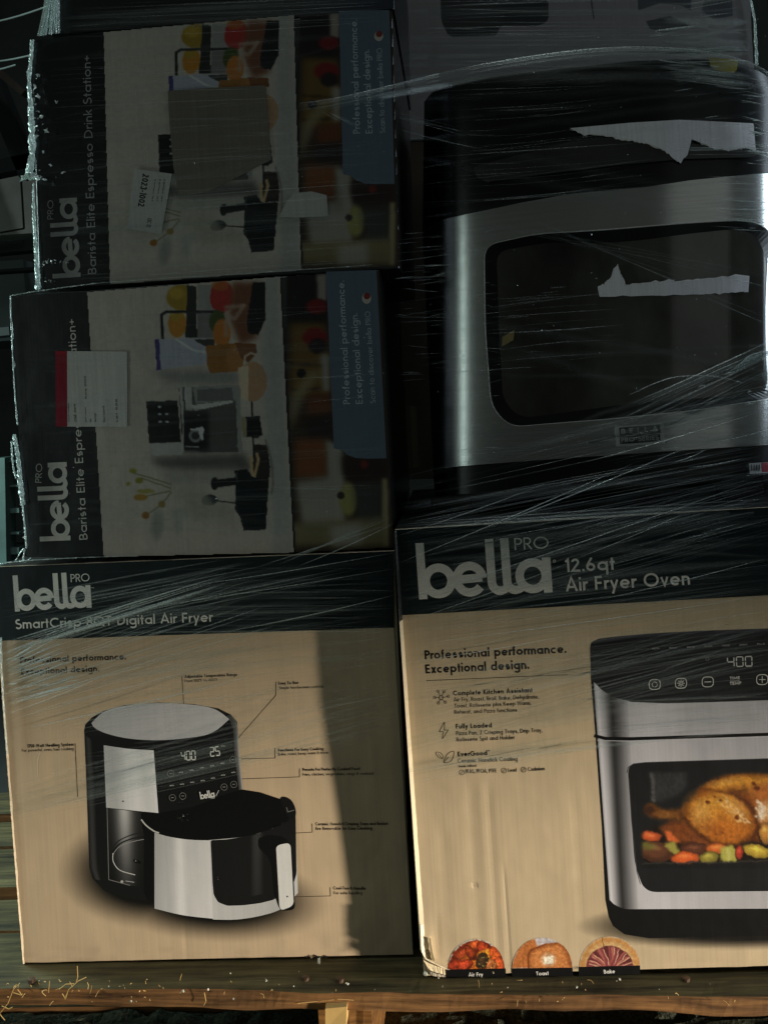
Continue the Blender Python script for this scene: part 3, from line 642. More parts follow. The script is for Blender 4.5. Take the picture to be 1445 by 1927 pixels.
# ------------------------------------------------------------------ lower left box: basket air fryer
def relief(X, Y, feats, seed):
    """hollows of the board face in metres (positive = pushed in)"""
    r = .00030 * fbm(X / 70, Y / 120, seed, 3)
    for kind, x, y, a, b, d in feats:
        if kind == 'dimple': r = r + d * np.exp(-((X - x) / a) ** 2 - ((Y - y) / b) ** 2)
        else:
            xc = x + (Y - y) * .058; r = r + d * np.exp(-((X - xc) / a) ** 2) * np.clip((Y - y) / 40 + .5, 0, 1) * np.clip((b - Y) / 40 + .5, 0, 1)
    return r
def box_fryer():
    Y = .006
    Q = [(-4, 1066), (742, 1036), (778, 1797), (45, 1813)]
    base = at(400, 1808, Y); t = thing('cardboard_box', (base[0], Y, 0), 'tan and black cardboard box printed with a basket air fryer, bottom left', 'box', 'air fryer boxes standing on the pallet')
    carton(t, Q, Y, .34, (196, 178, 150), (40, 38, 34), seed=2, wob=.0011)
    A = Art(Y, base=.0012)
    G = [(-2, 1206), (741, 1181), (777, 1796), (46, 1811)]
    X, Yp = quadgrid(G, 4); C = np.zeros(X.shape + (3,)) + TAN
    C *= (1 + .05 * (fbm(X / 90, Yp / 60, 5) - .5))[..., None]
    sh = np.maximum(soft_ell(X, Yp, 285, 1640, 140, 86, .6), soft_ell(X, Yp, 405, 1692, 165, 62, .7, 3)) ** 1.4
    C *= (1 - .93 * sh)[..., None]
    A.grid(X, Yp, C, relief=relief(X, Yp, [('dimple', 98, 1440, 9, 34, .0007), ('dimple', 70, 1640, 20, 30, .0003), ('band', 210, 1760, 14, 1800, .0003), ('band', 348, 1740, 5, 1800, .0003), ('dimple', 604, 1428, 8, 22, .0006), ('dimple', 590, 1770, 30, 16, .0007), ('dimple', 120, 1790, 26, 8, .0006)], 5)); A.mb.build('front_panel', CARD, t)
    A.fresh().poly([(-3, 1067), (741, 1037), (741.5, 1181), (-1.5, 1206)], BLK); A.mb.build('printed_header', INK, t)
    A.fresh(); logo(A, (29, 1151), (173, 1143.5), 66, OFFW, ((134, 1095.5), (169.5, 1093.8)), 14.5)
    A.text('\u2122', (172, 1112), (178, 1111.6), 6, OFFW)
    A.text('SmartCrisp 8QT Digital Air Fryer', (30.5, 1183.5), (400.6, 1169.5), 17.5, OFFW, w=.145); A.mb.build('brand_lettering', INK, t)
    A.fresh(); A.text('Professional performance.', (39, 1248), (238, 1241), 11.6, DK, w=.18); A.text('Exceptional design.', (41, 1270), (187.5, 1263.5), 11.6, DK, w=.18)
    A.mb.build('slogan', INK, t)
    A.fresh()
    for s, p0, p1, cp, ww in (('Adjustable Temperature Range', (348, 1276), (447, 1272), 5.6, .15), ('From 100\u00b0F to 400\u00b0F', (348, 1284), (410, 1281.5), 5, .1), ('Easy To Use', (524, 1288.5), (562, 1287), 5.6, .15),
        ('Simple touchscreen controls', (526, 1297), (609, 1294), 5, .1), ('1750-Watt Heating System', (52.6, 1407), (139.5, 1403.5), 6, .16), ('For powerful, even, fast cooking', (42, 1415), (139.5, 1411.5), 5.4, .1),
        ('Functions For Easy Cooking', (524, 1414.5), (609, 1411.5), 5.6, .15), ('Bake, roast, keep warm & more', (524, 1422), (618, 1418.5), 5.2, .1), ('Presets For Perfectly Cooked Food', (569.6, 1451), (677, 1449), 5.6, .15),
        ('Fries, chicken, vegetables, wings & seafood', (569.6, 1460), (703, 1457.6), 5.2, .1), ('Ceramic Nonstick Crisping Trays and Basket', (593.5, 1553.5), (730, 1552.5), 6, .15), ('Are Removable for Easy Cleaning', (593.5, 1562), (700, 1561.2), 6, .14),
        ('Cool-Touch Handle', (627, 1674), (688, 1674.5), 6, .15), ('For safe handling', (628, 1683), (682, 1683), 5.4, .11)):
        A.fresh().text(s, p0, p1, cp, (14, 12, 10), w=ww * 1.15 + .015); A.mb.build('callout_text', INK, t)
    for L_ in ([(343, 1272), (345, 1308), (351, 1387)], [(519.6, 1283), (519.6, 1308), (447, 1391)], [(142, 1399), (147, 1499)], [(518, 1408), (518, 1426.6), (455, 1428)], [(564, 1446), (564, 1462), (450, 1466)],
               [(587, 1550), (588, 1566), (551, 1568)], [(621, 1670), (622, 1686), (541.5, 1688)]): A.fresh().line(L_, 1.1, (60, 52, 42)); A.mb.build('callout_line', INK, t)
    # printed picture of the appliance
    z = lambda P: zz(P, 3.1413, 140, 1300)
    A.fresh()
    A.poly(z([(60, 235), (66, 200), (105, 158), (170, 120), (300, 85), (500, 69), (700, 78), (850, 103), (925, 140), (962, 182), (968, 235), (978, 400), (997, 590), (900, 760), (475, 900), (473, 1246), (330, 1232), (180, 1183), (112, 1110), (92, 1045), (72, 500)]), (19, 19, 20))
    A.patch(z([(925, 140), (962, 182), (968, 235), (978, 400), (997, 588)]), z([(900, 150), (935, 200), (942, 240), (950, 400), (975, 590)]), lambda u, v: (70 + 110 * (1 - v) ** 2 * min(1, u * 3),) * 3, 12, 5)
    A.patch(z([(62, 260), (72, 500), (92, 1045), (120, 1115)]), z([(105, 290), (120, 500), (140, 1045), (160, 1120)]), lambda u, v: (20 + 34 * math.sin(PI * v),) * 3, 14, 8)
    lid = [(103, 195), (115, 165), (180, 122), (300, 88), (505, 72), (700, 82), (830, 108), (905, 140), (917, 165), (895, 205), (820, 245), (700, 275), (510, 292), (330, 283), (200, 255), (125, 222)]
    top = z(sm([(103, 190), (180, 122), (300, 88), (505, 72), (700, 82), (830, 108), (917, 168)], closed=False)); bot = z(sm([(103, 190), (125, 222), (200, 255), (330, 283), (510, 292), (700, 275), (820, 245), (917, 168)], closed=False))
    A.patch(top, bot, lambda u, v: (172 + 22 * u, 172 + 21 * u, 174 + 20 * u), 40, 10)
    A.patch(z([(175, 322), (320, 343), (470, 352)]), z([(190, 690), (350, 708), (498, 722)]), lambda u, v: np.array((218, 218, 219)) * (.82 + .22 * u - .05 * math.sin(u * 9)), 14, 10)
    A.patch(z([(195, 692), (300, 706), (420, 722)]), z([(205, 1116), (330, 1150), (440, 1168)]), lambda u, v: np.array((200, 200, 200)) * max(.06, (.12 + .75 * math.exp(-((u - .45) / .22) ** 2)) * (1 - .75 * v) + .05), 26, 22)
    A.line(z([(195, 692), (200, 900), (205, 1116), (330, 1150)]), 1.2, (120, 120, 118)); A.line(z(sm([(225, 935), (260, 890), (330, 855), (410, 835)], closed=False)), 2.0, (30, 30, 30))
    A.line(z(sm([(225, 955), (270, 905), (340, 875), (412, 862)], closed=False)), 2.4, (22, 22, 22)); A.line(z(sm([(228, 990), (235, 960), (270, 920), (345, 892), (412, 878)], closed=False)), 1.0, (150, 150, 150))
    A.line(z(sm([(230, 960), (232, 1010), (270, 1060), (360, 1088)], closed=False)), 1.6, (190, 190, 188)); A.line(z([(305, 1124), (355, 1132)]), 1.4, (160, 160, 160))
    A.poly(z(ell(283, 1128, 9, 8)), (170, 170, 168)); A.poly(z(ell(372, 1010, 24, 10, 20)), (8, 8, 8))
    A.poly(z([(395, 722), (500, 724), (700, 690), (900, 612), (990, 583), (1100, 600), (1220, 640), (1300, 690), (1300, 760), (1180, 1000), (475, 900), (415, 860), (400, 780)]), (7, 7, 8))
    A.poly(z([(412, 800), (478, 838), (478, 1246), (440, 1240), (415, 1190)]), (10, 10, 11))
    A.line(z(sm([(398, 762), (425, 795), (470, 828), (500, 840)], closed=False)), 2.6, (185, 185, 180))
    tp = z(sm([(475, 838), (560, 862), (680, 880), (808, 884)], closed=False)); bt = z(sm([(475, 1287), (640, 1326), (800, 1345), (830, 1346)], closed=False))
    A.patch(tp, bt, lambda u, v: np.array((226, 226, 227)) * (.74 + .16 * u + .12 * math.exp(-((u - .45) / .1) ** 2) + .04 * v), 40, 10)
    A.patch(z(sm([(800, 882), (1000, 862), (1170, 815), (1262, 760), (1305, 715)], closed=False)), z(sm([(820, 1352), (960, 1352), (1110, 1328), (1230, 1285), (1322, 1195)], closed=False)), lambda u, v: np.array((215, 215, 216)) * (.9 - .1 * u + .1 * (u > .92)), 40, 10)
    A.poly(z(rr([(806, 883), (905, 878), (1000, 862), (1090, 842), (1180, 812), (1262, 755), (1308, 705), (1314, 1080), (1296, 1140), (1180, 1235), (1100, 1255), (1000, 1268), (905, 1271), (850, 1250), (824, 1205), (818, 1140)], 14)), (22, 22, 23))
    A.patch(z([(1040, 860), (1120, 835)]), z([(1040, 1215), (1120, 1200)]), lambda u, v: (22 + 34 * math.sin(PI * u) * (1 - v * .4),) * 3, 14, 6)
    A.poly(z(sm([(1220, 642), (1245, 626), (1285, 650), (1308, 700), (1306, 745), (1280, 758), (1248, 720)])), (16, 16, 17)); A.line(z([(1255, 690), (1262, 716), (1300, 705)]), 1.3, (110, 110, 108))
    for a_, b_ in (((1180, 802), (1222, 790)), ((1240, 778), (1268, 760))): A.line(z([a_, b_]), 2.2, (0, 0, 0))
    A.poly(z(rr([(1085, 872), (1150, 850), (1235, 862), (1282, 905), (1292, 1000), (1305, 1278), (1290, 1296), (1228, 1301), (1208, 1280), (1178, 1190), (1168, 1050), (1150, 985), (1090, 930)], 22)), (9, 9, 10))
    A.poly(z(rr([(1193, 925), (1210, 910), (1264, 900), (1279, 915), (1297, 1255), (1280, 1277), (1226, 1297), (1213, 1278)], 16)), (214, 214, 212)); A.poly(z(ell(1259, 1216, 5, 5)), (10, 10, 10)); A.poly(z(ell(290, 653, 4, 4)), (10, 10, 10)); A.poly(z(ell(1290, 838, 4, 4)), (10, 10, 10))
    A.mb.build('product_picture', INK, t)
    A.new(); seven(A, '400', z([(632, 412)])[0], z([(722, 406)])[0], 16.5, (225, 225, 220), 1.7); seven(A, '25', z([(804, 388)])[0], z([(866, 380)])[0], 16.5, (225, 225, 220), 1.7)
    for x, y in ((632, 482), (694, 470), (755, 455), (815, 443), (876, 428), (577, 560), (638, 552), (698, 541), (760, 531), (820, 516), (880, 498), (941, 482), (878, 326)):
        A.text('mix', z([(x - 12, y + 4)])[0], z([(x + 12, y + 2)])[0], 2.6, (170, 170, 165), w=.3)
    for x, y in ((571, 489), (938, 407), (581, 632), (642, 622), (886, 569), (943, 553)):
        c = z([(x, y)])[0]; A.ring(c[0], c[1], 6, .8, (120, 120, 115)); A.line([(c[0] - 2.5, c[1]), (c[0] + 2.5, c[1] - .3)], .9, (150, 150, 145))
    A.text('@logo', z([(748, 642)])[0], z([(832, 628)])[0], 14, (210, 210, 205)); A.line(z([(838, 622), (855, 588)]), 1.0, (200, 200, 195)); A.text('PRO', z([(808, 640)])[0], z([(832, 636)])[0], 2.8, (170, 170, 165), w=.2)
    A.mb.build('display_digits', INK, t)
    # torn lips of the left edge and the bottom tear
    mb = MB(); n = 90
    P = [at(-1 + 47 * (k / n) ** 1.05, 1200 + 612 * k / n, Y) for k in range(n + 1)]
    for k in range(n):
        wd = .0014 * (.35 + 1.3 * fbm(np.array(k * .31), np.array(2.), 3)); p, q = P[k], P[k + 1]
        o1 = np.array([wd, -.0012, 0]); o0 = np.array([-.0006, .0006, 0]); mid = np.array([0, -.0022 - .0006 * random.random(), 0])
        mb.add([p + o0, q + o0, q + mid, p + mid, p + o1, q + o1], [(0, 1, 2, 3), (3, 2, 5, 4)], lin((216, 198, 168)))
    mb.build('frayed_edge', CARD, t)
    mb = MB()
    for k in range(5):
        p = at(572 + k * 9, 1799 - 4 * math.sin(k) ** 2, Y - .001); q = at(577 + k * 9, 1803 + 2 * random.random(), Y - .004); r_ = at(583 + k * 9, 1800, Y - .002)
        mb.add([p, q, r_], [(0, 1, 2)], lin(random.choice([(20, 18, 16), (40, 34, 28), (150, 130, 105)])))
    a = [at(598, 1803, Y - .004), at(603, 1802, Y - .006), at(602, 1818, Y - .010), at(597, 1816, Y - .009)]; mb.add(a, [(0, 1, 2, 3)], lin((220, 210, 190)))
    mb.build('torn_bottom_flap', LABEL, t)
    # scuffs where the print surface is crumpled
    mb = MB()
    for cx, cy, rx, ry, n_ in ((338, 1502, 6, 14, 16), (345, 1538, 11, 7, 20), (411, 1655, 6, 5, 9), (256, 1622, 3, 2, 4)):
        for _ in range(n_):
            x = random.gauss(cx, rx * .5); y = random.gauss(cy, ry * .6); a = random.gauss(-.5, .7); l = random.uniform(1.2, 6); wv = random.uniform(.4, 1.2)
            p = [at(x, y, Y - .0012), at(x + l * math.cos(a), y + l * math.sin(a), Y - .0022), at(x + l * math.cos(a) + wv, y + l * math.sin(a) + wv, Y - .0009), at(x + wv, y + wv * 1.2, Y - .0008)]
            mb.add(p, [(0, 1, 2, 3)], lin(random.choice([(210, 210, 205), (120, 120, 118), (40, 40, 40), (10, 10, 10)])))
    mb.build('scuff_marks', GLOSS, t, kind='stuff')
    # dents: shallow relief in the panel
    mb = MB()
    for pts, wpx, hgt in (([(96, 1400), (76, 1418), (70, 1440), (72, 1462), (75, 1490)], 5, .0005), ([(370, 1640), (392, 1650), (405, 1645), (402, 1664), (378, 1690)], 6, .0004), ([(392, 1600), (386, 1612)], 5, .0003)):
        P = sm(pts, 6, closed=False); n = len(P)
        for i in range(n - 1):
            a = wpx * math.sin(PI * i / (n - 1)) / 2 + .15; b = wpx * math.sin(PI * (i + 1) / (n - 1)) / 2 + .15
            c = TAN if pts[0][0] < 200 else np.array((178, 178, 178.))
            q = [at(P[i][0] - a, P[i][1], Y - .0009), at(P[i + 1][0] - b, P[i + 1][1], Y - .0009), at(P[i + 1][0], P[i + 1][1], Y - .0009 - hgt * b / (wpx / 2 + .15)), at(P[i][0], P[i][1], Y - .0009 - hgt * a / (wpx / 2 + .15)), at(P[i][0] + a, P[i][1], Y - .0009), at(P[i + 1][0] + b, P[i + 1][1], Y - .0009)]
            mb.add(q, [(0, 1, 2, 3), (3, 2, 5, 4)], lin(c))
    mb.build('crease', CARD, t, kind='stuff')
box_fryer()

# ------------------------------------------------------------------ lower right box: air fryer oven
def food(A, kind, x0, x1, ytop, ybase):
    """printed half-round food picture"""
    P = Paint(x0 - 2, ytop - 2, x1 + 2, ybase + 2, .75, (196, 190, 178)); cx = (x0 + x1) / 2; rx = (x1 - x0) / 2; H = ybase - ytop; rn = random.Random(kind)
    u = lambda a: x0 + a * (x1 - x0); v = lambda b: ytop + b * H
    n = fbm(P.X / 3, P.Yp / 3, 9)[..., None]
    if kind == 'wings':
        P.ell(cx, ybase, rx * .97, H * .95, (120, 40, 20), soft=2)
        for a, b, r1, r2, ro, c in ((.16, .85, .12, .22, 80, (170, 60, 35)), (.27, .5, .16, .13, -20, (176, 74, 40)), (.42, .82, .2, .16, 30, (205, 110, 40)), (.3, .85, .1, .2, 60, (190, 70, 40)), (.48, .2, .15, .1, -10, (190, 85, 40)), (.62, .3, .14, .12, 40, (178, 66, 34)),
                                (.7, .5, .2, .13, -12, (222, 140, 45)), (.86, .62, .1, .3, -25, (214, 92, 40)), (.9, .85, .1, .2, 0, (225, 96, 45)), (.75, .85, .12, .15, 10, (190, 110, 60)), (.4, .45, .08, .2, -30, (150, 60, 30)), (.6, .7, .1, .2, 20, (70, 50, 30))):
            P.ell(u(a), v(b), r1 * rx * 2, r2 * H * 1.4, np.array(c) * .55, ro, 1.5); P.ell(u(a) - 1, v(b) - 1.5, r1 * rx * 1.6, r2 * H * 1.1, c, ro, 4); P.ell(u(a) - 2, v(b) - 3, r1 * rx * .6, r2 * H * .35, np.minimum(np.array(c) * 1.35, 255), ro, 3, .7)
        for _ in range(30): P.ell(u(rn.uniform(.55, .85)), v(rn.uniform(.5, 1)), 1.3, 1, rn.choice([(200, 180, 120), (50, 40, 20), (90, 90, 40)]), 0, 1)
        P.C *= .5 + 1.0 * n
    elif kind == 'toast':
        P.ell(cx, ybase, rx * .98, H * .98, (188, 182, 186)); 
        P.poly([(u(0), v(1)), (u(.02), v(.75)), (u(.12), v(.35)), (u(.25), v(.12)), (u(.38), v(.05)), (u(.42), v(.4)), (u(.35), v(1))], (186, 112, 60), 1)
        P.poly([(u(.26), v(1)), (u(.25), v(.6)), (u(.28), v(.4)), (u(.4), v(.3)), (u(.55), v(.2)), (u(.75), v(.16)), (u(.88), v(.3)), (u(.96), v(.6)), (u(1), v(1))], (150, 84, 40), 1)
        P.poly([(u(.3), v(1)), (u(.3), v(.6)), (u(.34), v(.45)), (u(.6), v(.27)), (u(.78), v(.25)), (u(.88), v(.45)), (u(.95), v(1))], (200, 128, 72), 2); P.ell(u(.6), v(.72), 15, 13, (206, 160, 118), 0, 5); P.ell(u(.6), v(.74), 10, 9, (150, 96, 60), 0, 3)
        P.poly([(u(.52), v(.62)), (u(.68), v(.6)), (u(.68), v(.85)), (u(.52), v(.87))], (240, 232, 210), .6); P.stroke([(u(.27), v(1)), (u(.26), v(.6)), (u(.3), v(.42)), (u(.55), v(.22))], 2, (110, 58, 28), 2); P.C *= .72 + .56 * n
    else:
        P.ell(cx, ybase, rx * .98, H * .98, (206, 170, 118)); P.ell(cx, ybase + 2, rx * .78, H * .72, (96, 44, 44))
        for k in range(17):
            a = R(178 - k * 10.5 + rn.gauss(0, 4)); ex = cx + math.cos(a) * rx * .72; ey = ybase + 3 - math.sin(a) * H * .68; sx = cx + math.cos(a) * rx * .14; sy = ybase + 2 - math.sin(a) * H * .05
            P.stroke([(sx, sy), ((sx + ex) / 2 + 2, (sy + ey) / 2), (ex, ey)], rn.uniform(4, 7.5), (130, 62, 66) if k % 2 else (164, 92, 84), 1.5); P.stroke([(sx + 2, sy), ((sx + ex) / 2 + 4, (sy + ey) / 2), (ex + 2, ey)], 1.4, (222, 186, 150), 1)
        for k in range(9): a = R(172 - k * 20); P.ell(cx + math.cos(a) * rx * .9, ybase - math.sin(a) * H * .9, 9, 6, (182, 120, 60), -math.degrees(a) + 90, 6, .6)
        P.stroke([(u(.38), v(0)), (u(.4), v(.35))], 1.4, (110, 70, 30)); P.C *= .85 + .3 * n
    P.warp(2.4 if kind != 'toast' else 1.0, 7, 3)
    m = (((P.X - cx) / rx) ** 2 + ((P.Yp - ybase) / H) ** 2 <= 1.0) & (P.Yp <= ybase)
    A.grid(P.X, P.Yp, P.C, m)

def box_oven():
    Y = -.026
    Q = [(743, 996), (1706, 938), (1742, 1810), (798, 1837)]
    base = at(1250, 1830, Y); t = thing('cardboard_box', (base[0], Y, 0), 'tan and black cardboard box printed with roast chicken in an oven, bottom right', 'box', 'air fryer boxes standing on the pallet')
    carton(t, Q, Y, .36, (205, 188, 158), (15, 17, 17), seed=6, wob=.0012)
    A = Art(Y, base=.0012)
    G = [(751.5, 1158), (1707, 1106), (1741, 1809), (799, 1836)]
    X, Yp = quadgrid(G, 5); C = np.zeros(X.shape + (3,)) + np.array((194, 175, 144.)); C *= (1 + .05 * (fbm(X / 90, Yp / 60, 15) - .5))[..., None]
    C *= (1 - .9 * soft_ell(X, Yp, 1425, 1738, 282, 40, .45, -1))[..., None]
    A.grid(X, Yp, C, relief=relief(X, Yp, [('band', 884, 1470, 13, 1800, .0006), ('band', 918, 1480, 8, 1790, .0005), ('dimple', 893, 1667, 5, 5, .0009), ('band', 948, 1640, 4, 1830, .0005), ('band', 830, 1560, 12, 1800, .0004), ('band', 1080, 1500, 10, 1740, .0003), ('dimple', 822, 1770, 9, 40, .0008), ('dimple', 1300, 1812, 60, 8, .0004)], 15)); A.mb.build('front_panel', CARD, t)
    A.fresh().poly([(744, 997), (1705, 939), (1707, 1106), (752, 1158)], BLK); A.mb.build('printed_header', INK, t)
    z = lambda P: zz(P, 2.676, 780, 980); A.fresh()
    logo(A, z([(22, 396)])[0], z([(694, 360)])[0], 106, OFFW, (z([(503, 148)])[0], z([(676, 139)])[0]), 23, (z([(703, 203)])[0]) + (2.2,))
    A.text('12.6qt', z([(758, 259)])[0], z([(1008, 246)])[0], 25, OFFW, w=.15); A.text('Air Fryer Oven', z([(762, 356)])[0], z([(1386, 321)])[0], 26, OFFW, w=.15)
    A.mb.build('brand_lettering', INK, t)
    A.fresh(); A.text('Professional performance.', z([(52, 698)])[0], z([(764, 665)])[0], 17, DK, w=.185); A.text('Exceptional design.', z([(56, 769)])[0], z([(577, 745)])[0], 17, DK, w=.185); A.line(z([(60, 805), (770, 775)]), 1.2, (60, 52, 42))
    A.mb.build('slogan', INK, t)
    z = lambda P: zz(P, 4.25, 780, 1200); A.fresh()
    for s, x0, y0, x1, y1, cp, ww in (('Complete Kitchen Assistant', 308, 463, 943, 437, 9, .15), ('Air Fry, Roast, Broil, Bake, Dehydrate,', 312, 511, 993, 487, 7.6, .1), ('Toast, Rotisserie plus Keep Warm,', 318, 561, 930, 537, 7.6, .1), ('Reheat, and Pizza functions', 318, 610, 820, 592, 7.6, .1),
        ('Fully Loaded', 330, 728, 618, 718, 9, .16), ('Pizza Pan, 2 Crisping Trays, Drip Tray,', 332, 781, 1020, 755, 7.8, .11), ('Rotisserie Spit and Holder', 335, 831, 800, 812, 7.8, .11), ('EverGood\u2122', 345, 950, 602, 939, 9, .16),
        ('Ceramic Nonstick Coating', 345, 1001, 822, 985, 8, .11), ('Made without', 350, 1038, 495, 1032, 4.6, .12), ('PFAS, PFOA, PTFE', 407, 1085, 655, 1078, 7.4, .12), ('Lead', 748, 1075, 815, 1071, 7.2, .12), ('Cadmium', 905, 1068, 1040, 1060, 7.2, .12)):
        A.fresh().text(s, z([(x0, y0)])[0], z([(x1, y1)])[0], cp, (14, 12, 10), w=ww * 1.15 + .015); A.mb.build('feature_text', INK, t)
    A.fresh(); lc = (48, 40, 30)
    for x, y in ((376, 1078), (713, 1063), (870, 1056)): c = z([(x, y)])[0]; A.ring(c[0], c[1], 4.7, 1.0, lc); A.line([(c[0] - 2.4, c[1] + 3), (c[0] + 2.4, c[1] - 3)], 1.0, lc); A.mb.build('no_symbol', INK, t); A.fresh()
    A.line(z([(236, 678), (196, 752), (228, 750), (222, 810), (270, 738), (238, 740), (240, 678), (236, 678)]), 1.1, lc); A.mb.build('lightning_icon', INK, t); A.fresh()
    L1 = sm([(172, 916), (205, 920), (226, 945), (222, 965), (195, 958), (175, 938)]); A.line(z(L1 + [L1[0]]), 1.1, lc); A.line(z([(185, 928), (226, 968)]), .8, lc)
    L2 = sm([(312, 908), (310, 950), (285, 990), (235, 1000), (240, 970), (268, 925)]); A.line(z(L2 + [L2[0]]), 1.1, lc); A.line(z([(232, 1002), (270, 955)]), 1.0, lc); A.mb.build('leaf_icon', INK, t); A.fresh()
    for a, b in (((186, 428), (206, 470)), ((236, 430), (216, 470)), ((160, 478), (205, 480)), ((270, 470), (218, 480)), ((190, 522), (208, 490)), ((245, 516), (216, 490))):
        A.line(z([a, b]), .9, lc); c = z([a])[0]; A.ring(c[0], c[1], 2.4, .8, lc)
    c = z([(211, 480)])[0]; A.ring(c[0], c[1], 4, 1, lc); A.mb.build('network_icon', INK, t)
    # printed oven
    z = lambda P: zz(P, 3.059, 1090, 1170); A.fresh(); RX = 1700
    A.poly(z([(66, 330), (92, 650), (130, 1180), (150, 1600), (170, 1700), (195, 1752), (260, 1800), (400, 1822), (900, 1812), (RX - 60, 1790), (RX, 1740), (RX, 300)]), (14, 14, 15))
    top = [(80 + k * (RX - 80) / 60, 340 - 25 * k / 60) for k in range(61)]; bot = [(172 + k * (RX - 172) / 60, min(1655, 1600 + 60 * min(1, k / 4) ** .6) - 6 * k / 60) for k in range(61)]
    def stl(u, v):
        d = u * (RX - 100); L_ = 158
        if d < 14: L_ = 120 + 4 * d
        elif d < 50: L_ = 176 - 1.2 * (d - 14)
        elif d < 95: L_ = 133 - (d - 50) * 2.2
        elif d < 190: L_ = 34 + (d - 95) * 1.15
        else: L_ = 143 + 14 * math.exp(-((d - 330) / 200) ** 2)
        L_ = min(235, L_ * 1.2); return (L_, L_ * 1.0, L_ * 1.03)
    A.patch(z(top), z(bot), stl, 150, 30)
    A.poly(z([(62, 150), (68, 120), (110, 98), (200, 86), (400, 68), (700, 52), (1086, 38), (RX - 60, 14), (RX, 60), (RX, 410), (1400, 440), (800, 462), (500, 470), (300, 462), (200, 435), (130, 395), (80, 345), (66, 330)]), (27, 29, 31))
    A.patch(z([(80, 110), (200, 86), (400, 68), (700, 52), (1086, 38), (RX - 60, 14)]), z([(90, 122), (200, 108), (400, 92), (700, 76), (1086, 62), (RX - 60, 38)]), lambda u, v: (62 - 30 * v, 62 - 30 * v, 68 - 32 * v), 50, 4)
    A.line(z([(88, 657), (150, 672), (300, 674), (600, 664), (1086, 648), (RX, 625)]), 6.2, (10, 10, 11)); A.line(z([(100, 683), (300, 688), (1086, 662), (RX, 640)]), 1.2, (190, 190, 195))
    A.poly(z(rr([(276, 830), (330, 812), (1400, 780), (1420, 1500), (1400, 1548), (375, 1557), (318, 1400)], 70, 8)), (25, 26, 28))
    A.line(z([(272, 870), (280, 838), (310, 818), (380, 810), (1086, 788)]), 1.4, (70, 70, 74)); A.line(z([(284, 900), (300, 1150), (330, 1440), (350, 1510)]), 1.0, (66, 66, 68))
    kp = A.k; A.mb.build('product_picture', INK, t)
    A.new(); wc = (205, 205, 200); c0 = z([(846, 260)])[0]; seven(A, '400', c0, z([(1000, 254)])[0], 18, wc, 2)
    for x, y in ((432, 361), (583, 354), (737, 346), (1050, 333)):
        c = z([(x, y)])[0]; e = rr([(c[0] - 10.5, c[1] - 9), (c[0] + 10.5, c[1] - 9.6), (c[0] + 10.5, c[1] + 9), (c[0] - 10.5, c[1] + 9.6)], 8); A.line(e + [e[0]], 1.5, wc)
    c = z([(737, 346)])[0]; A.line([(c[0] - 6, c[1] + .3), (c[0] + 6, c[1] - .3)], 1.3, wc); c = z([(1050, 333)])[0]; A.line([(c[0] - 6, c[1]), (c[0] + 6, c[1])], 1.3, wc); A.line([(c[0], c[1] - 6), (c[0], c[1] + 6)], 1.3, wc)
    c = z([(583, 354)])[0]; A.ring(c[0], c[1], 2.2, 1, wc)
    for k in range(8): a = k * PI / 4; A.line([(c[0] + 3.4 * math.cos(a), c[1] + 3.4 * math.sin(a)), (c[0] + 6.6 * math.cos(a), c[1] + 6.6 * math.sin(a))], 1.4, wc)
    c = z([(432, 361)])[0]
    for k in range(3): A.line([(c[0] + 4.8 * math.cos(R(a)), c[1] + 4.8 * math.sin(R(a))) for a in range(k * 120, k * 120 + 95, 15)], 1.2, wc)
    A.text('TIME', z([(864, 333)])[0], z([(922, 330)])[0], 5.4, wc, w=.16); A.text('TEMP', z([(864, 364)])[0], z([(930, 360)])[0], 5.4, wc, w=.16); A.line(z([(866, 342), (920, 340)]), .8, wc)
    for k, s in enumerate(('AIR FRY', 'ROAST', 'BROIL', 'BAKE', 'TOAST', 'REHEAT', 'PIZZA')):
        x = 415 + k * 101; y = 160 - k * 4.5; A.text(s, z([(x, y)])[0], z([(x + 46, y - 2)])[0], 3.2, (150, 150, 148), w=.2)
    c = z([(735, 215)])[0]; A.ring(c[0], c[1], 3, 1, (130, 130, 130)); A.mb.build('display_digits', INK, t)
    # chicken picture, painted on a fine colour grid
    s_ = 3.059; q = lambda x, y: (1090 + x / s_, 1170 + y / s_)
    P = Paint(1090 + 335 / s_, 1170 + 850 / s_, 1090 + 1380 / s_, 1170 + 1420 / s_, 1.35, (25, 26, 28))
    def E(x, y, a, b, c, ro=0, so=6, op=1.0): P.ell(*q(x, y), a / s_, b / s_, c, ro, so / s_, op)
    def PO(pts, c, so=6, op=1.0): return P.poly([q(*p) for p in pts], c, so / s_, op)
    PO([(400, 850), (620, 850), (615, 940), (560, 1000), (430, 1040), (405, 900)], (52, 53, 55), 14)
    P.stroke([q(413, 870), q(425, 1030)], 6, (100, 100, 100), 5, .8)
    PO([(345, 1270), (400, 1180), (1380, 1100), (1380, 1400), (380, 1400)], (26, 18, 12), 16)
    PO([(665, 1000), (700, 940), (800, 893), (950, 868), (1100, 872), (1250, 900), (1380, 980), (1380, 1290), (700, 1240)], (118, 62, 20), 10)
    PO([(720, 985), (800, 912), (950, 882), (1100, 888), (1240, 925), (1240, 1010), (1000, 990), (900, 950), (760, 985)], (205, 140, 48), 18)
    PO([(960, 960), (1100, 920), (1250, 960), (1260, 1240), (1110, 1230), (1030, 1150), (1000, 1050)], (176, 104, 46), 20)
    E(1060, 1090, 45, 60, (214, 170, 120), 20, 40); E(1045, 1100, 22, 34, (245, 225, 200), 10, 24)
    PO([(460, 1180), (520, 1140), (640, 1150), (760, 1210), (860, 1290), (700, 1300), (560, 1270), (480, 1220)], (124, 66, 30), 12)
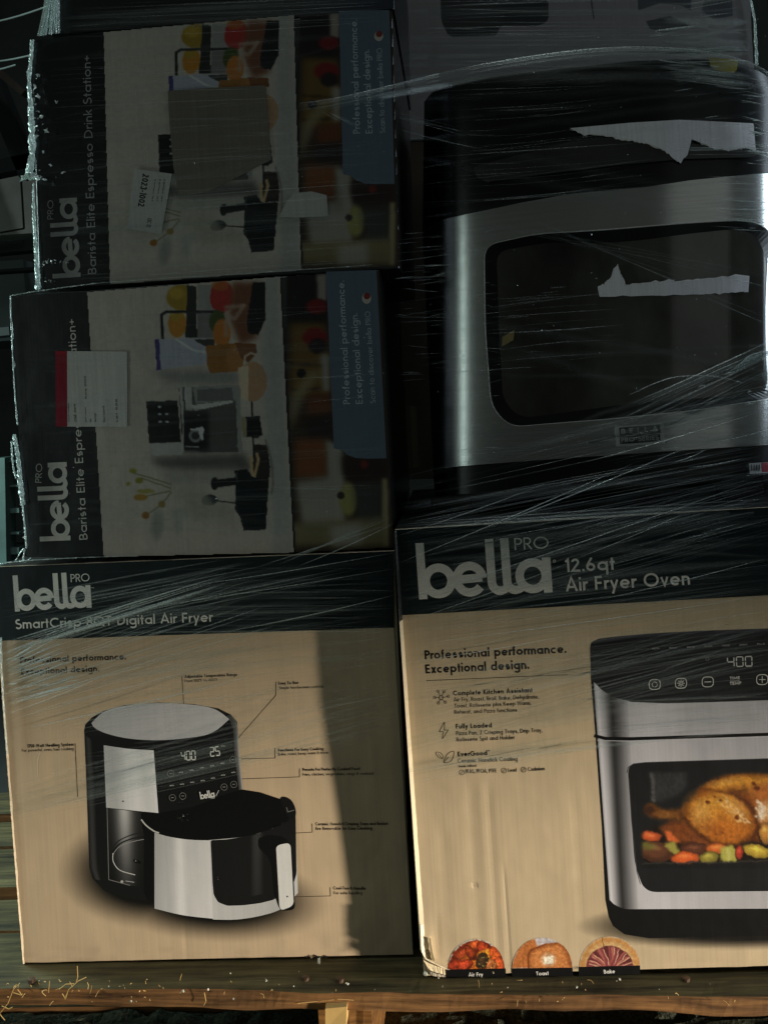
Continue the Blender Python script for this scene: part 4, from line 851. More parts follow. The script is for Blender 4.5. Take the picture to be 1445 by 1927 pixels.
    PO([(368, 1075), (385, 1050), (430, 1045), (470, 1078), (560, 1080), (660, 1010), (690, 1200), (590, 1150), (500, 1130), (440, 1135), (375, 1105)], (104, 62, 26), 8)
    E(400, 1085, 34, 26, (60, 34, 20), 0, 16); E(500, 1110, 60, 18, (140, 90, 40), 8, 20)
    PO([(600, 1130), (640, 1050), (730, 992), (820, 978), (900, 1000), (970, 1060), (1018, 1140), (1015, 1200), (940, 1260), (860, 1292), (760, 1275), (690, 1225), (640, 1180)], (150, 86, 28), 8)
    E(800, 1105, 165, 112, (200, 128, 44), 20, 90); E(780, 1040, 110, 42, (216, 156, 60), -14, 50, .8); E(840, 1200, 120, 60, (196, 112, 36), 10, 60, .8); E(720, 1140, 60, 70, (212, 150, 66), 0, 50, .7)
    P.stroke(sm([q(870, 985), q(950, 1030), q(1008, 1110), q(1026, 1190), q(990, 1250)], 5, False), 7, (74, 34, 12), 7, .8)
    P.stroke(sm([q(600, 1130), q(690, 1225), q(780, 1280), q(880, 1292)], 5, False), 6, (66, 32, 12), 7, .8); P.stroke(sm([q(700, 960), q(790, 975), q(870, 985), q(960, 960)], 5, False), 5, (96, 50, 16), 6, .6)
    E(690, 1090, 40, 60, (224, 170, 90), 30, 50, .6); E(900, 1080, 60, 40, (232, 182, 104), 35, 50, .6); E(1130, 1030, 50, 70, (150, 84, 34), 0, 60, .6); E(820, 925, 90, 18, (228, 170, 80), -10, 24, .6); E(760, 1190, 60, 36, (150, 80, 28), 25, 50, .6)
    n1 = fbm(P.X / 5, P.Yp / 5, 31, 4)[..., None]; n2 = fbm(P.X / 2, P.Yp / 2, 41, 3)[..., None]
    lum = P.C.sum(-1, keepdims=True) > 150; P.C = np.where(lum, P.C * (.76 + .46 * n1) * (.9 + .18 * n2), P.C)
    rn = random.Random(5)
    for _ in range(34):
        tt = rn.random(); x = 815 + 150 * tt + rn.gauss(0, 12); y = 1030 + 130 * tt ** 1.2 + rn.gauss(0, 14); E(x, y, rn.uniform(4, 11), rn.uniform(2, 6), (244, 222, 184), 40, 8, .6)
    for _ in range(10): E(1030 + rn.gauss(0, 14), 1080 + rn.gauss(0, 26), 10, 5, (250, 240, 220), 60, 6, .8)
    for x, y, a in ((735, 1040, 16), (775, 1005, 8), (808, 1025, 10), (905, 1125, 14), (1005, 930, 16), (945, 942, 6), (700, 1180, 6), (820, 1215, 5), (1020, 960, 20)): E(x, y, a, a * .7, (90, 40, 16), 20, 6, .85)
    def veg(x, y, a, b, c, ro=0, hl=.6):
        E(x, y + 4, a + 5, b + 5, (20, 12, 8), ro, 6); E(x, y, a, b, np.array(c) * .72, ro, 6); E(x - a * .08, y - b * .15, a * .8, b * .72, c, ro, 22); E(x - a * .1, y - b * .35, a * .35, b * .22, np.minimum(np.array(c) * 1.5 + 20, 255), ro, 14, hl)
    veg(410, 1236, 62, 30, (206, 92, 48), 4); PO([(490, 1205), (520, 1208), (580, 1272), (500, 1265)], (212, 104, 52), 4); veg(660, 1308, 82, 36, (92, 52, 34)); veg(438, 1322, 98, 62, (96, 58, 38), 8); E(390, 1290, 50, 22, (110, 110, 50), 10, 22, .8)
    PO([(488, 1278), (545, 1262), (575, 1330), (550, 1340), (510, 1310)], (158, 150, 72), 5); veg(610, 1362, 80, 38, (222, 100, 48), -2); veg(790, 1308, 60, 30, (212, 108, 50)); veg(745, 1358, 58, 34, (146, 134, 58), -8)
    PO([(805, 1300), (880, 1285), (905, 1320), (900, 1375), (815, 1378)], (172, 168, 80), 5); PO([(840, 1300), (858, 1296), (862, 1374), (848, 1375)], (206, 200, 120), 5, .7); veg(918, 1328, 20, 40, (186, 66, 44)); veg(1025, 1322, 84, 38, (196, 166, 62), 14); veg(1150, 1340, 60, 36, (150, 90, 40)); veg(1250, 1325, 60, 44, (206, 98, 46))
    veg(1068, 1218, 36, 62, (196, 138, 66), -6); P.stroke([q(345, 1392), q(1380, 1372)], 2.5, (60, 58, 56), 2)
    PO([(335, 1398), (1380, 1376), (1380, 1430), (335, 1430)], (22, 22, 24), 2)
    P.warp(3.2, 9, 4); P.warp(1.2, 3, 9)
    P.C *= (.9 + .2 * fbm(P.X / 1.5, P.Yp / 1.5, 77, 2)[..., None])
    e = np.clip(np.minimum(P.X - P.X.min() - 4, P.Yp - P.Yp.min() - 2) / 8, 0, 1)[..., None]; P.C = P.C * e + np.array((25, 26, 28)) * (1 - e)
    A.new(); A.k = kp; A.grid(P.X, P.Yp, P.C); A.mb.build('food_picture', INK, t)
    z = lambda P_: zz(P_, 3.524, 820, 1740)
    for kind, cx0, cx1, yt, yb, lab, txt, b0, b1 in (('wings', 842, 949, 1767, 1825, [(65, 298), (462, 290), (465, 349), (66, 346)], 'Air Fry', (217, 344), (312, 342)), ('toast', 963, 1077, 1764, 1822, [(503, 290), (905, 285), (909, 342), (505, 348)], 'Toast', (665, 337), (747, 334)), ('bake', 1089, 1204, 1762, 1820, [(946, 280), (1352, 270), (1353, 329), (947, 341)], 'Bake', (1113, 325), (1187, 321))):
        A.fresh(); food(A, kind, cx0, cx1, yt, yb); A.mb.build('food_picture', INK, t)
        A.new().poly(z(lab), (12, 12, 13)); A.text(txt, z([b0])[0], z([b1])[0], 7.2, (230, 228, 222), w=.15); A.mb.build('food_label', INK, t)
    # rolled left lip and crushed corner
    mb = MB(); n = 110
    for k in range(n):
        yy = 1000 + 790 * k / n; y2 = 1000 + 790 * (k + 1) / n; xa = 743.5 + 53 * ((yy - 996) / 840); xb = 743.5 + 53 * ((y2 - 996) / 840)
        wd = .0008 + .0024 * max(0, (yy - 1150) / 650) * (.6 + .8 * fbm(np.array(k * .2), np.array(1.), 8)); c = lin((224, 208, 176)) if yy > 1160 else lin((40, 42, 42))
        p = at(xa, yy, Y); q_ = at(xb, y2, Y); o0 = np.array([-.0016, .003, 0]); mid = np.array([-.0004, -.0022 - .008 * min(1, max(0, (1760 - yy) / 420)) ** 1.3, 0]); o1 = np.array([wd + .0008, -.0010, 0])  # lip swells forward higher up, shaped to widen its shadow on the left box
        mb.add([p + o0, q_ + o0, q_ + mid, p + mid, p + o1, q_ + o1], [(0, 1, 2, 3), (3, 2, 5, 4)], c)
    mb.build('rolled_edge', CARD, t)
    mb = MB(); z = lambda P_: zz(P_, 12.04, 760, 1740)
    def strip(pa, pb, d0, d1, col):
        a = z(sm(pa, 6, False)); b = z(sm(pb, 6, False)); n = min(len(a), len(b)); v = []
        for i in range(n): v += [at(*a[i], Y - d0 - .0008 * random.random()), at(*b[i], Y - d1 - .0008 * random.random())]
        mb.add(v, [(2 * i, 2 * i + 1, 2 * i + 3, 2 * i + 2) for i in range(n - 1)], lin(col))
    strip([(370, 0), (385, 300), (400, 590), (470, 800)], [(450, 0), (460, 300), (480, 560), (500, 760)], .0045, .0005, (232, 222, 196))
    strip([(560, 300), (590, 520), (630, 800)], [(600, 300), (640, 560), (700, 830)], .001, .005, (222, 208, 178))
    strip([(480, 560), (520, 700), (620, 810)], [(560, 560), (590, 700), (630, 800)], .001, .001, (120, 108, 80))
    strip([(400, 590), (480, 740), (700, 870), (960, 990), (1050, 1015)], [(440, 700), (520, 800), (720, 900), (950, 1015), (1040, 1025)], .0035, .006, (236, 226, 200))
    strip([(440, 800), (560, 870), (760, 950), (940, 1020)], [(560, 1010), (640, 1060), (780, 1100), (940, 1140)], .004, .007, (216, 200, 166))
    strip([(560, 1010), (640, 1060), (780, 1100), (940, 1140)], [(600, 1130), (660, 1160), (780, 1180), (945, 1190)], .006, .002, (232, 218, 196))
    strip([(570, 1025), (700, 1080), (900, 1130)], [(572, 1040), (700, 1100), (900, 1142)], .0085, .008, (90, 70, 50))
    for _ in range(26): 
        x = random.gauss(485, 26); y = random.gauss(1110, 22); p = [at(*z([(x + random.gauss(0, 16), y + random.gauss(0, 16))])[0], Y - .006 - .002 * random.random()) for _ in range(3)]; mb.add(p, [(0, 1, 2)], lin((225, 235, 230)))
    mb.build('crushed_corner', CARD, t, label='crushed and delaminated lower left corner')
box_oven()

# ------------------------------------------------------------------ espresso machine boxes lying on their sides
def espresso_scene():
    P = Paint(150, 500, 560, 1060, 1.6, (188, 179, 163))
    s = 3.6355; q = lambda x, y: (250 + x / s, 520 + y / s)
    def E(x, y, a, b, c, ro=0, so=10, op=1.0): P.ell(*q(x, y), a / s, b / s, c, ro, so * .6 / s, op)
    def PO(pts, c, so=6, op=1.0): P.poly([q(*p) for p in pts], c, so / s if so > 12 else 0, op)
    def ST(pts, w_, c, so=5, op=1.0): P.stroke([q(*p) for p in pts], w_ / s, c, so / s, op)
    PO([(900, -100), (990, -100), (1100, 2000), (960, 2000), (940, 1400), (890, 700)], (168, 166, 158), 20)
    PO([(120, 640), (720, 640), (720, 740), (300, 730), (200, 700)], (140, 138, 130), 22)
    PO([(120, 1235), (760, 1210), (830, 1330), (300, 1330), (170, 1300)], (96, 92, 86), 22); PO([(170, 1330), (720, 1330), (720, 1420), (260, 1420)], (160, 156, 144), 30)
    PO([(440, 60), (560, 60), (560, 450), (440, 440)], (150, 148, 142), 6)
    E(335, 145, 104, 88, (160, 130, 30), 0, 14); PO([(375, 60), (435, 70), (440, 420), (360, 420)], (34, 42, 34), 10); E(300, 115, 55, 40, (196, 160, 44), 10, 40, .8)
    E(305, 325, 62, 92, (196, 128, 26), 0, 14); E(295, 270, 40, 36, (176, 150, 36), 0, 30, .8)
    ST([(205, 430), (198, 262), (230, 242), (620, 242)], 20, (22, 28, 26)); PO([(375, 240), (435, 240), (435, 420), (375, 420)], (34, 42, 34), 8)
    PO([(440, 250), (545, 250), (545, 420), (440, 420)], (120, 118, 114), 8)
    E(610, 140, 82, 108, (180, 44, 36), 0, 12); E(600, 60, 60, 40, (186, 110, 36), 0, 24, .7); E(580, 310, 58, 80, (70, 84, 34), 0, 16); E(610, 390, 60, 100, (196, 116, 36), 0, 16)
    PO([(680, 40), (860, 40), (850, 420), (740, 470), (660, 300)], (120, 72, 44), 18); PO([(820, 40), (905, 40), (905, 300), (860, 400), (790, 390), (780, 320)], (22, 26, 26), 12)
    for a in ([(640, 260), (640, 400)], [(640, 210), (760, 200)], [(700, 420), (640, 240)], [(760, 200), (700, 290), (640, 260)]): ST(a, 26, (172, 150, 130), 14, .7)
    PO([(150, 430), (500, 425), (505, 600), (370, 615), (165, 640)], (168, 172, 184), 5); PO([(150, 430), (182, 430), (192, 638), (165, 640)], (60, 50, 120), 3); ST([(300, 430), (370, 480), (430, 510), (505, 520)], 14, (205, 210, 205), 6)
    PO([(420, 430), (560, 430), (560, 470), (500, 480), (440, 450)], (60, 60, 54), 8)
    PO([(502, 475), (720, 455), (760, 500), (760, 600), (720, 650), (530, 662), (505, 600)], (156, 100, 34), 8); E(700, 560, 60, 90, (190, 124, 60), 0, 40, .6); PO([(700, 455), (840, 460), (850, 520), (790, 590), (740, 560)], (128, 76, 36), 8)
    ST([(760, 600), (770, 545), (810, 525), (850, 545), (865, 590)], 12, (200, 184, 160), 4); E(822, 720, 96, 136, (182, 140, 98), 0, 8); PO([(722, 625), (790, 610), (790, 850), (735, 830)], (214, 190, 156), 8)
    PO([(315, 760), (720, 745), (735, 1205), (480, 1205), (340, 1160)], (80, 78, 74), 5); PO([(355, 755), (410, 755), (410, 920), (360, 920)], (180, 178, 172), 4); PO([(410, 755), (700, 742), (715, 850), (430, 870)], (146, 146, 142), 4); PO([(440, 775), (680, 762), (690, 850), (445, 855)], (104, 104, 100), 5); PO([(400, 880), (680, 850), (690, 862), (420, 922)], (196, 196, 190), 4)
    PO([(345, 925), (520, 925), (520, 1200), (345, 1200)], (14, 17, 16), 14); PO([(700, 745), (735, 745), (750, 1205), (720, 1205)], (150, 148, 142), 4)
    E(430, 1090, 46, 46, (130, 134, 134), 0, 6); E(430, 1090, 28, 28, (40, 44, 44), 0, 5); PO([(375, 1048), (480, 1030), (490, 1050), (478, 1128), (460, 1100), (450, 1055)], (200, 204, 202), 6); ST([(362, 1165), (450, 1168)], 8, (170, 172, 170), 5)
    PO([(115, 1140), (330, 1138), (345, 1060), (318, 760), (345, 762), (350, 1190), (335, 1222), (150, 1225), (120, 1210)], (176, 174, 168), 4)
    PO([(93, 858), (308, 848), (330, 1135), (112, 1140)], (9, 15, 15), 2)
    for x, y in ((183, 893), (184, 944), (232, 941), (188, 996), (236, 995)): E(x, y, 12, 7, (190, 200, 198), 0, 5)
    PO([(775, 960), (870, 955), (888, 1080), (860, 1105), (780, 1100)], (14, 20, 22), 6); PO([(742, 965), (776, 962), (782, 1100), (750, 1100)], (150, 140, 104), 5); ST([(814, 860), (828, 1240)], 12, (16, 18, 18))
    PO([(835, 1150), (920, 1150), (940, 1300), (930, 1415), (830, 1415), (820, 1300)], (44, 34, 28), 10); ST([(812, 1240), (815, 1330), (830, 1375), (860, 1250), (850, 1215)], 20, (196, 164, 112), 7); ST([(910, 1120), (950, 1260), (960, 1420), (950, 1480)], 14, (130, 126, 114), 8)
    PO([(700, 1325), (780, 1320), (820, 1370), (930, 1415), (910, 1735), (760, 1740), (730, 1640), (700, 1600), (705, 1450)], (10, 22, 24), 5)
    for k in range(5): ST([(715, 1480 + k * 26), (900, 1485 + k * 26)], 5, (26, 44, 46), 5, .6)
    ST([(560, 1418), (720, 1400)], 52, (12, 18, 20), 6); E(560, 1418, 26, 44, (12, 18, 20), 0, 8); E(525, 1530, 54, 38, (18, 24, 24), -5, 8); ST([(560, 1535), (800, 1560)], 9, (30, 32, 30)); ST([(710, 1340), (715, 1410)], 6, (120, 130, 130), 5, .7)
    PO([(260, 1440), (480, 1440), (560, 1560), (700, 1580), (700, 1660), (420, 1668), (330, 1560)], (166, 160, 140), 24, .8)
    for a in ([(-10, 1340), (260, 1420)], [(60, 1380), (260, 1450)], [(60, 1510), (255, 1470)], [(100, 1630), (200, 1560), (260, 1480)]): ST(a, 7, (110, 110, 60), 6)
    for x, y, a, b, c in ((0, 1330, 24, 16, (150, 150, 20)), (45, 1395, 26, 20, (140, 136, 30)), (55, 1512, 46, 22, (176, 130, 34)), (200, 1558, 24, 24, (150, 126, 60)), (88, 1635, 26, 26, (160, 104, 30)), (90, 1470, 60, 16, (160, 150, 70)), (-30, 1420, 14, 14, (150, 140, 40))): E(x, y, a, b, c, 0, 10)
    E(170, 1700, 42, 100, (142, 142, 134), 6, 50, .8); E(310, 1700, 30, 60, (156, 156, 148), 0, 50, .7); E(330, 1620, 60, 40, (160, 158, 150), 0, 50, .7)
    P.warp(1.3, 8, 5)
    P.C *= (.95 + .1 * fbm(P.X / 6, P.Yp / 6, 3)[..., None]); g = P.C.mean(-1, keepdims=True); P.C = (g + (P.C - g) * .85) * .95; return P
def lifestyle_scene():
    P = Paint(540, 495, 745, 1050, 2.0, (60, 46, 30)); s = 3.504; q = lambda x, y: (530 + x / s, 500 + y / s)
    def E(x, y, a, b, c, ro=0, so=24, op=1.0): P.ell(*q(x, y), a / s, b / s, c, ro, so / s, op)
    def PO(pts, c, so=18, op=1.0): P.poly([q(*p) for p in pts], c, so / s, op)
    PO([(40, 0), (300, 0), (300, 400), (40, 380)], (20, 18, 16)); PO([(60, 380), (290, 380), (310, 860), (60, 860)], (124, 94, 40)); PO([(60, 640), (300, 655), (300, 665), (60, 652)], (40, 28, 14), 4); PO([(60, 815), (270, 805), (270, 815), (60, 825)], (40, 28, 14), 4)
    PO([(230, 60), (295, 50), (300, 230), (235, 225)], (170, 160, 148), 8); E(230, 270, 70, 50, (128, 20, 24)); E(220, 470, 80, 60, (136, 24, 24)); E(240, 530, 60, 50, (34, 26, 26)); E(130, 710, 30, 30, (12, 14, 12), 0, 12)
    PO([(255, 580), (320, 580), (320, 840), (270, 830)], (176, 170, 158), 14); PO([(130, 760), (200, 690), (260, 700), (160, 850), (60, 1100), (50, 880)], (176, 166, 132), 20, .7)
    PO([(160, 860), (330, 840), (340, 980), (170, 1000)], (120, 66, 34)); PO([(165, 1000), (340, 980), (340, 1135), (170, 1135)], (44, 36, 34)); PO([(90, 1140), (300, 1140), (310, 1400), (90, 1400)], (140, 84, 44))
    PO([(290, 1140), (400, 1200), (420, 1700), (320, 1700)], (176, 172, 158), 16); PO([(400, 1260), (690, 1270), (690, 1400), (480, 1440), (420, 1420)], (44, 28, 26)); E(545, 1310, 26, 26, (120, 44, 26))
    PO([(90, 1420), (380, 1380), (430, 1450), (380, 1700), (240, 1780), (130, 1700)], (178, 172, 158)); E(440, 1540, 60, 110, (170, 166, 96)); E(390, 1515, 24, 24, (50, 40, 26), 0, 10)
    P.C *= .8
    PO([(480, 1440), (670, 1430), (670, 1700), (500, 1700)], (52, 54, 50)); PO([(60, 1700), (690, 1660), (700, 1850), (80, 1850)], (118, 108, 76)); PO([(320, 1720), (520, 1690), (530, 1840), (330, 1850)], (150, 146, 132)); PO([(660, 1400), (700, 1400), (705, 1850), (670, 1850)], (140, 128, 96), 10)
    return P
SC1 = espresso_scene(); SC2 = lifestyle_scene()
def affine(src, dst):
    """bilinear map of the unit square between two quads, as a function of pixel arrays"""
    s = [np.array(p, float) for p in src]; d = [np.array(p, float) for p in dst]
    A_ = np.array([[p[0], p[1], p[0] * p[1], 1] for p in s]); cx = np.linalg.solve(A_, np.array([p[0] for p in d])); cy = np.linalg.solve(A_, np.array([p[1] for p in d]))
    return lambda X, Y: (cx[0] * X + cx[1] * Y + cx[2] * X * Y + cx[3], cy[0] * X + cy[1] * Y + cy[2] * X * Y + cy[3])
F1 = [(164, 549), (526, 520), (552, 1039), (195, 1047)]; L1 = [(531, 519), (712, 507), (740, 1029), (556, 1039)]

def box_espresso(Y, label, Q, FQ, LQ, band, txt, upper):
    base = at((Q[3][0] + Q[2][0]) / 2, Q[3][1], Y); t = thing('cardboard_box', (base[0], Y, min(at(*Q[3], Y)[2], at(*Q[2], Y)[2])), label, 'box', 'espresso machine boxes lying on their sides')
    carton(t, Q, Y, .34, (52, 56, 54), (18, 19, 19), mat=GLOSS, seed=12 + upper, wob=.0009)
    A = Art(Y, base=.0002)
    A.poly(band, (11, 17, 18)); A.mb.build('printed_header', GLOSS, t)
    fm = affine(F1, FQ); ins = SC1.inside(F1); X, Yp = fm(SC1.X, SC1.Yp)
    A.new().grid(X, Yp, SC1.C, ins); A.mb.build('product_picture', GLOSS, t)
    lm = affine(L1, LQ); ins = SC2.inside(L1); X, Yp = lm(SC2.X, SC2.Yp)
    A.new().grid(X, Yp, SC2.C, ins); A.mb.build('kitchen_picture', GLOSS, t)
    m1 = lambda P: [tuple(float(k) for k in lm(np.array(x), np.array(y))) for x, y in P]; z = lambda P: m1(zz(P, 3.504, 530, 500))
    A.new().poly(z([(293, 40), (625, 28), (650, 500), (690, 1270), (560, 1272), (490, 1268), (430, 1246), (400, 1215), (345, 1205), (318, 620)]), (84, 100, 114)); c = (168, 176, 180)
    A.text('Professional performance.', *z([(452, 912), (411, 98)]), 13, c, w=.13); A.text('Exceptional design.', *z([(535, 910), (499, 312)]), 13, c, w=.13); A.text('Scan to discover bella PRO', *z([(619, 906), (583, 300)]), 10, c, w=.11)
    A.poly(z(ell(560, 215, 30, 36)), (180, 172, 160)); A.poly(z(ell(562, 200, 22, 22)), (120, 44, 36)); A.mb.build('blue_panel', GLOSS, t)
    A.new(); logo(A, txt[0], txt[1], txt[2], (205, 200, 190) if not upper else (150, 150, 146), (txt[3], txt[4]), txt[5]); A.text('Barista Elite Espresso Drink Station+', txt[6], txt[7], txt[8], (205, 200, 190) if not upper else (150, 150, 146), w=.12); A.mb.build('brand_lettering', GLOSS, t)
    return t, A

def esp():
    z6 = lambda P: zz(P, 3.706, 0, 540); z1 = lambda P: zz(P, 1.9013, 0, 0)
    t, A = box_espresso(.010, 'lower of two espresso machine boxes on their side, with a red and white sticker', [(20, 556), (712, 508), (740, 1030), (50, 1050)], F1, L1,
        [(21, 557), (164, 549), (195, 1047), (50, 1049)], (z6([(495, 1768)])[0], z6([(467, 1220)])[0], 58, z6([(292, 1367)])[0], z6([(298, 1233)])[0], 12, z6([(613, 1762)])[0], z6([(525, 222)])[0], 15.5), 0)
    A.new(); A.k += .0003; A.poly(z6([(388, 447), (888, 450), (890, 976), (392, 973)]), (186, 184, 178)); A.poly(z6([(388, 447), (470, 447), (472, 973), (392, 973)]), (130, 12, 34)); A.poly(z6([(390, 447), (470, 447), (470, 470), (390, 470)]), (150, 20, 40))
    tc = (70, 70, 68)
    for s, a, b, cp in (('Case number', (487, 940), (484, 810), 3), ('OSE data', (537, 942), (528, 815), 4.4), ('Unit count', (605, 942), (602, 840), 3), ('Date 0000', (606, 780), (600, 620), 3), ('Qty', (640, 942), (636, 920), 3), ('Storage', (672, 942), (668, 880), 3), ('Best before', (734, 942), (728, 830), 3.4), ('Lot 000', (822, 942), (818, 780), 3.2)):
        A.text(s, z6([a])[0], z6([b])[0], cp, tc, w=.16)
    A.mb.build('sticker', LABEL, t, label='white sticker with a red end stuck across the title')
    t, A = box_espresso(.016, 'upper of two espresso machine boxes on their side, half covered by a brown paper sheet', [(60, 76), (738, 20), (752, 505), (74, 545)], [(195, 60), (552, 28), (566, 508), (207, 534)], [(556, 27), (736, 18), (751, 500), (570, 507)],
        [(61, 77), (195, 60), (207, 534), (76, 544)], (z1([(290, 992)])[0], z1([(276, 706)])[0], 53, z1([(192, 785)])[0], z1([(192, 716)])[0], 11, z1([(346, 980)])[0], z1([(324, 198)])[0], 15.8), 1)
    z2 = lambda P: zz(P, 2.779, 280, 20)
    A.new(); A.k += .0004
    E_ = [(100, 420), (300, 405), (610, 390), (625, 560), (640, 780), (560, 820), (400, 905), (300, 950), (160, 975), (130, 820), (110, 600)]
    A.poly(z2(E_), (110, 105, 93)); A.mb.build('brown_paper_sheet', LABEL, t)
    A.new(); A.k += .0003; A.poly(z1([(480, 603), (616, 622), (578, 838), (456, 818)]), (176, 176, 170)); A.text('2023-1002', z1([(512, 622)])[0], z1([(494, 738)])[0], 12, (16, 16, 16), w=.2)
    for x in (555, 572, 588): A.text('carton lot', z1([(x, 640)])[0], z1([(x - 12, 720)])[0], 3, (80, 80, 78), w=.16)
    A.text('QC 72', z1([(530, 780)])[0], z1([(524, 812)])[0], 8, (60, 60, 60), w=.14); A.mb.build('sticker', LABEL, t, label='white dated sticker tilted on the picture')
    A.new(); A.k += .0010; A.poly(z2([(680, 1080), (720, 1000), (760, 955), (850, 945), (930, 965), (938, 1075), (800, 1082)]), (172, 172, 164)); A.mb.build('torn_label', LABEL, t)
esp()

def top_left_box():
    Y = .02; Q = [(92, -190), (735, -235), (742, 17), (96, 66)]; b = at(400, 40, Y)
    t = thing('cardboard_box', (b[0], Y, at(742, 30, Y)[2]), 'black cardboard box cut off by the top edge, above the left espresso boxes', 'box')
    carton(t, Q, Y, .33, (28, 34, 34), (16, 18, 18), mat=GLOSS, seed=31, name='carton')
    A = Art(Y, base=.0002); A.poly([(560, -222), (736, -234), (741, 16), (572, 28)], (40, 46, 58)); A.mb.build('printed_panel', GLOSS, t)
top_left_box()

# ------------------------------------------------------------------ steel oven on top of the right box
PX = [770, 794, 805, 822, 850, 880, 930, 1000, 1100, 1250, 1380, 1440, 1466, 1486, 1498]
PY = [p - .048 for p in (.235, .165, .142, .125, .112, .104, .097, .090, .083, .076, .077, .084, .097, .120, .19)]
_gx = np.arange(700, 1560, 2.0); _gy = np.interp(_gx, PX, PY)
for _ in range(3): _gy = np.convolve(np.pad(_gy, 7, mode='edge'), np.ones(15) / 15, mode='valid')
def surf(px, py, lift=0.0):
    Yv = float(np.interp(px, _gx, _gy)); return at(px, py, Yv - lift)
def surf_mesh(top, bot, nu, nv, lift):
    """patch over the curved front between two pixel polylines"""
    def res(P): 
        P = np.array(P, float); xs = np.linspace(P[0, 0], P[-1, 0], nu); return xs, np.interp(xs, P[:, 0], P[:, 1])
    xa, ya = res(top); xb, yb = res(bot); v = []
    for j in range(nv):
        t = j / (nv - 1)
        for i in range(nu): v.append(surf(xa[i] * (1 - t) + xb[i] * t, ya[i] * (1 - t) + yb[i] * t, lift))
    return v, [(j * nu + i, (j + 1) * nu + i, (j + 1) * nu + i + 1, j * nu + i + 1) for j in range(nv - 1) for i in range(nu - 1)]
def surf_poly(mb, pts, lift, col):
    """filled outline laid on the curved front: split into fine columns"""
    xs = sorted({round(p[0], 2) for p in pts} | set(np.arange(min(p[0] for p in pts), max(p[0] for p in pts), 5.0))); n = len(pts)
    def spans(x):
        c = []
        for i in range(n):
            (x0, y0), (x1, y1) = pts[i], pts[(i + 1) % n]
            if (x0 <= x < x1) or (x1 <= x < x0): c.append(y0 + (y1 - y0) * (x - x0) / (x1 - x0))
        return sorted(c)
    def col_(a, b, dep):
        e = (b - a) * .002; sa, sb = spans(a + e), spans(b - e)
        if len(sa) != len(sb):
            if dep < 3: m_ = (a + b) / 2; col_(a, m_, dep + 1); col_(m_, b, dep + 1); return
            k = min(len(sa), len(sb))
            if k < 2: return
            sa, sb = [sa[0], sa[-1]], [sb[0], sb[-1]]
        for k in range(0, len(sa) - 1, 2):
            mb.add([surf(a, sa[k], lift), surf(a, sa[k + 1], lift), surf(b, sb[k + 1], lift), surf(b, sb[k], lift)], [(0, 1, 2, 3)], lin(col))
    for a, b in zip(xs[:-1], xs[1:]): col_(a, b, 0)
def extrude_back(name, top, bot, mat, parent, lift, back, nu=90, nv=10, bulge=0.0):
    v, f = surf_mesh(top, bot, nu, nv, lift); v = [p.copy() for p in v]
    if bulge:
        for j in range(nv):
            for i in range(nu): v[j * nu + i][1] += bulge * (1 - math.sin(PI * (.5 + .5 * (1 - j / (nv - 1))))) if False else bulge * max(0, 1 - j / (nv - 1) * 5) ** 2
    n = len(v); ring = [j * nu for j in range(nv)] + [(nv - 1) * nu + i for i in range(1, nu)] + [j * nu + nu - 1 for j in range(nv - 2, -1, -1)] + [i for i in range(nu - 2, 0, -1)]
    m = len(ring); v += [np.array([v[r][0], back, v[r][2]]) for r in ring] + [v[r].copy() for r in ring]
    f += [(n + m + k, n + k, n + (k + 1) % m, n + m + (k + 1) % m) for k in range(m)]; f.append(tuple(n + k for k in range(m)))
    o = mesh_obj(name, v, f, mat, parent); o.data.polygons.foreach_set('use_smooth', [True] * (len(f) - m - 1) + [False] * (m + 1)); return o
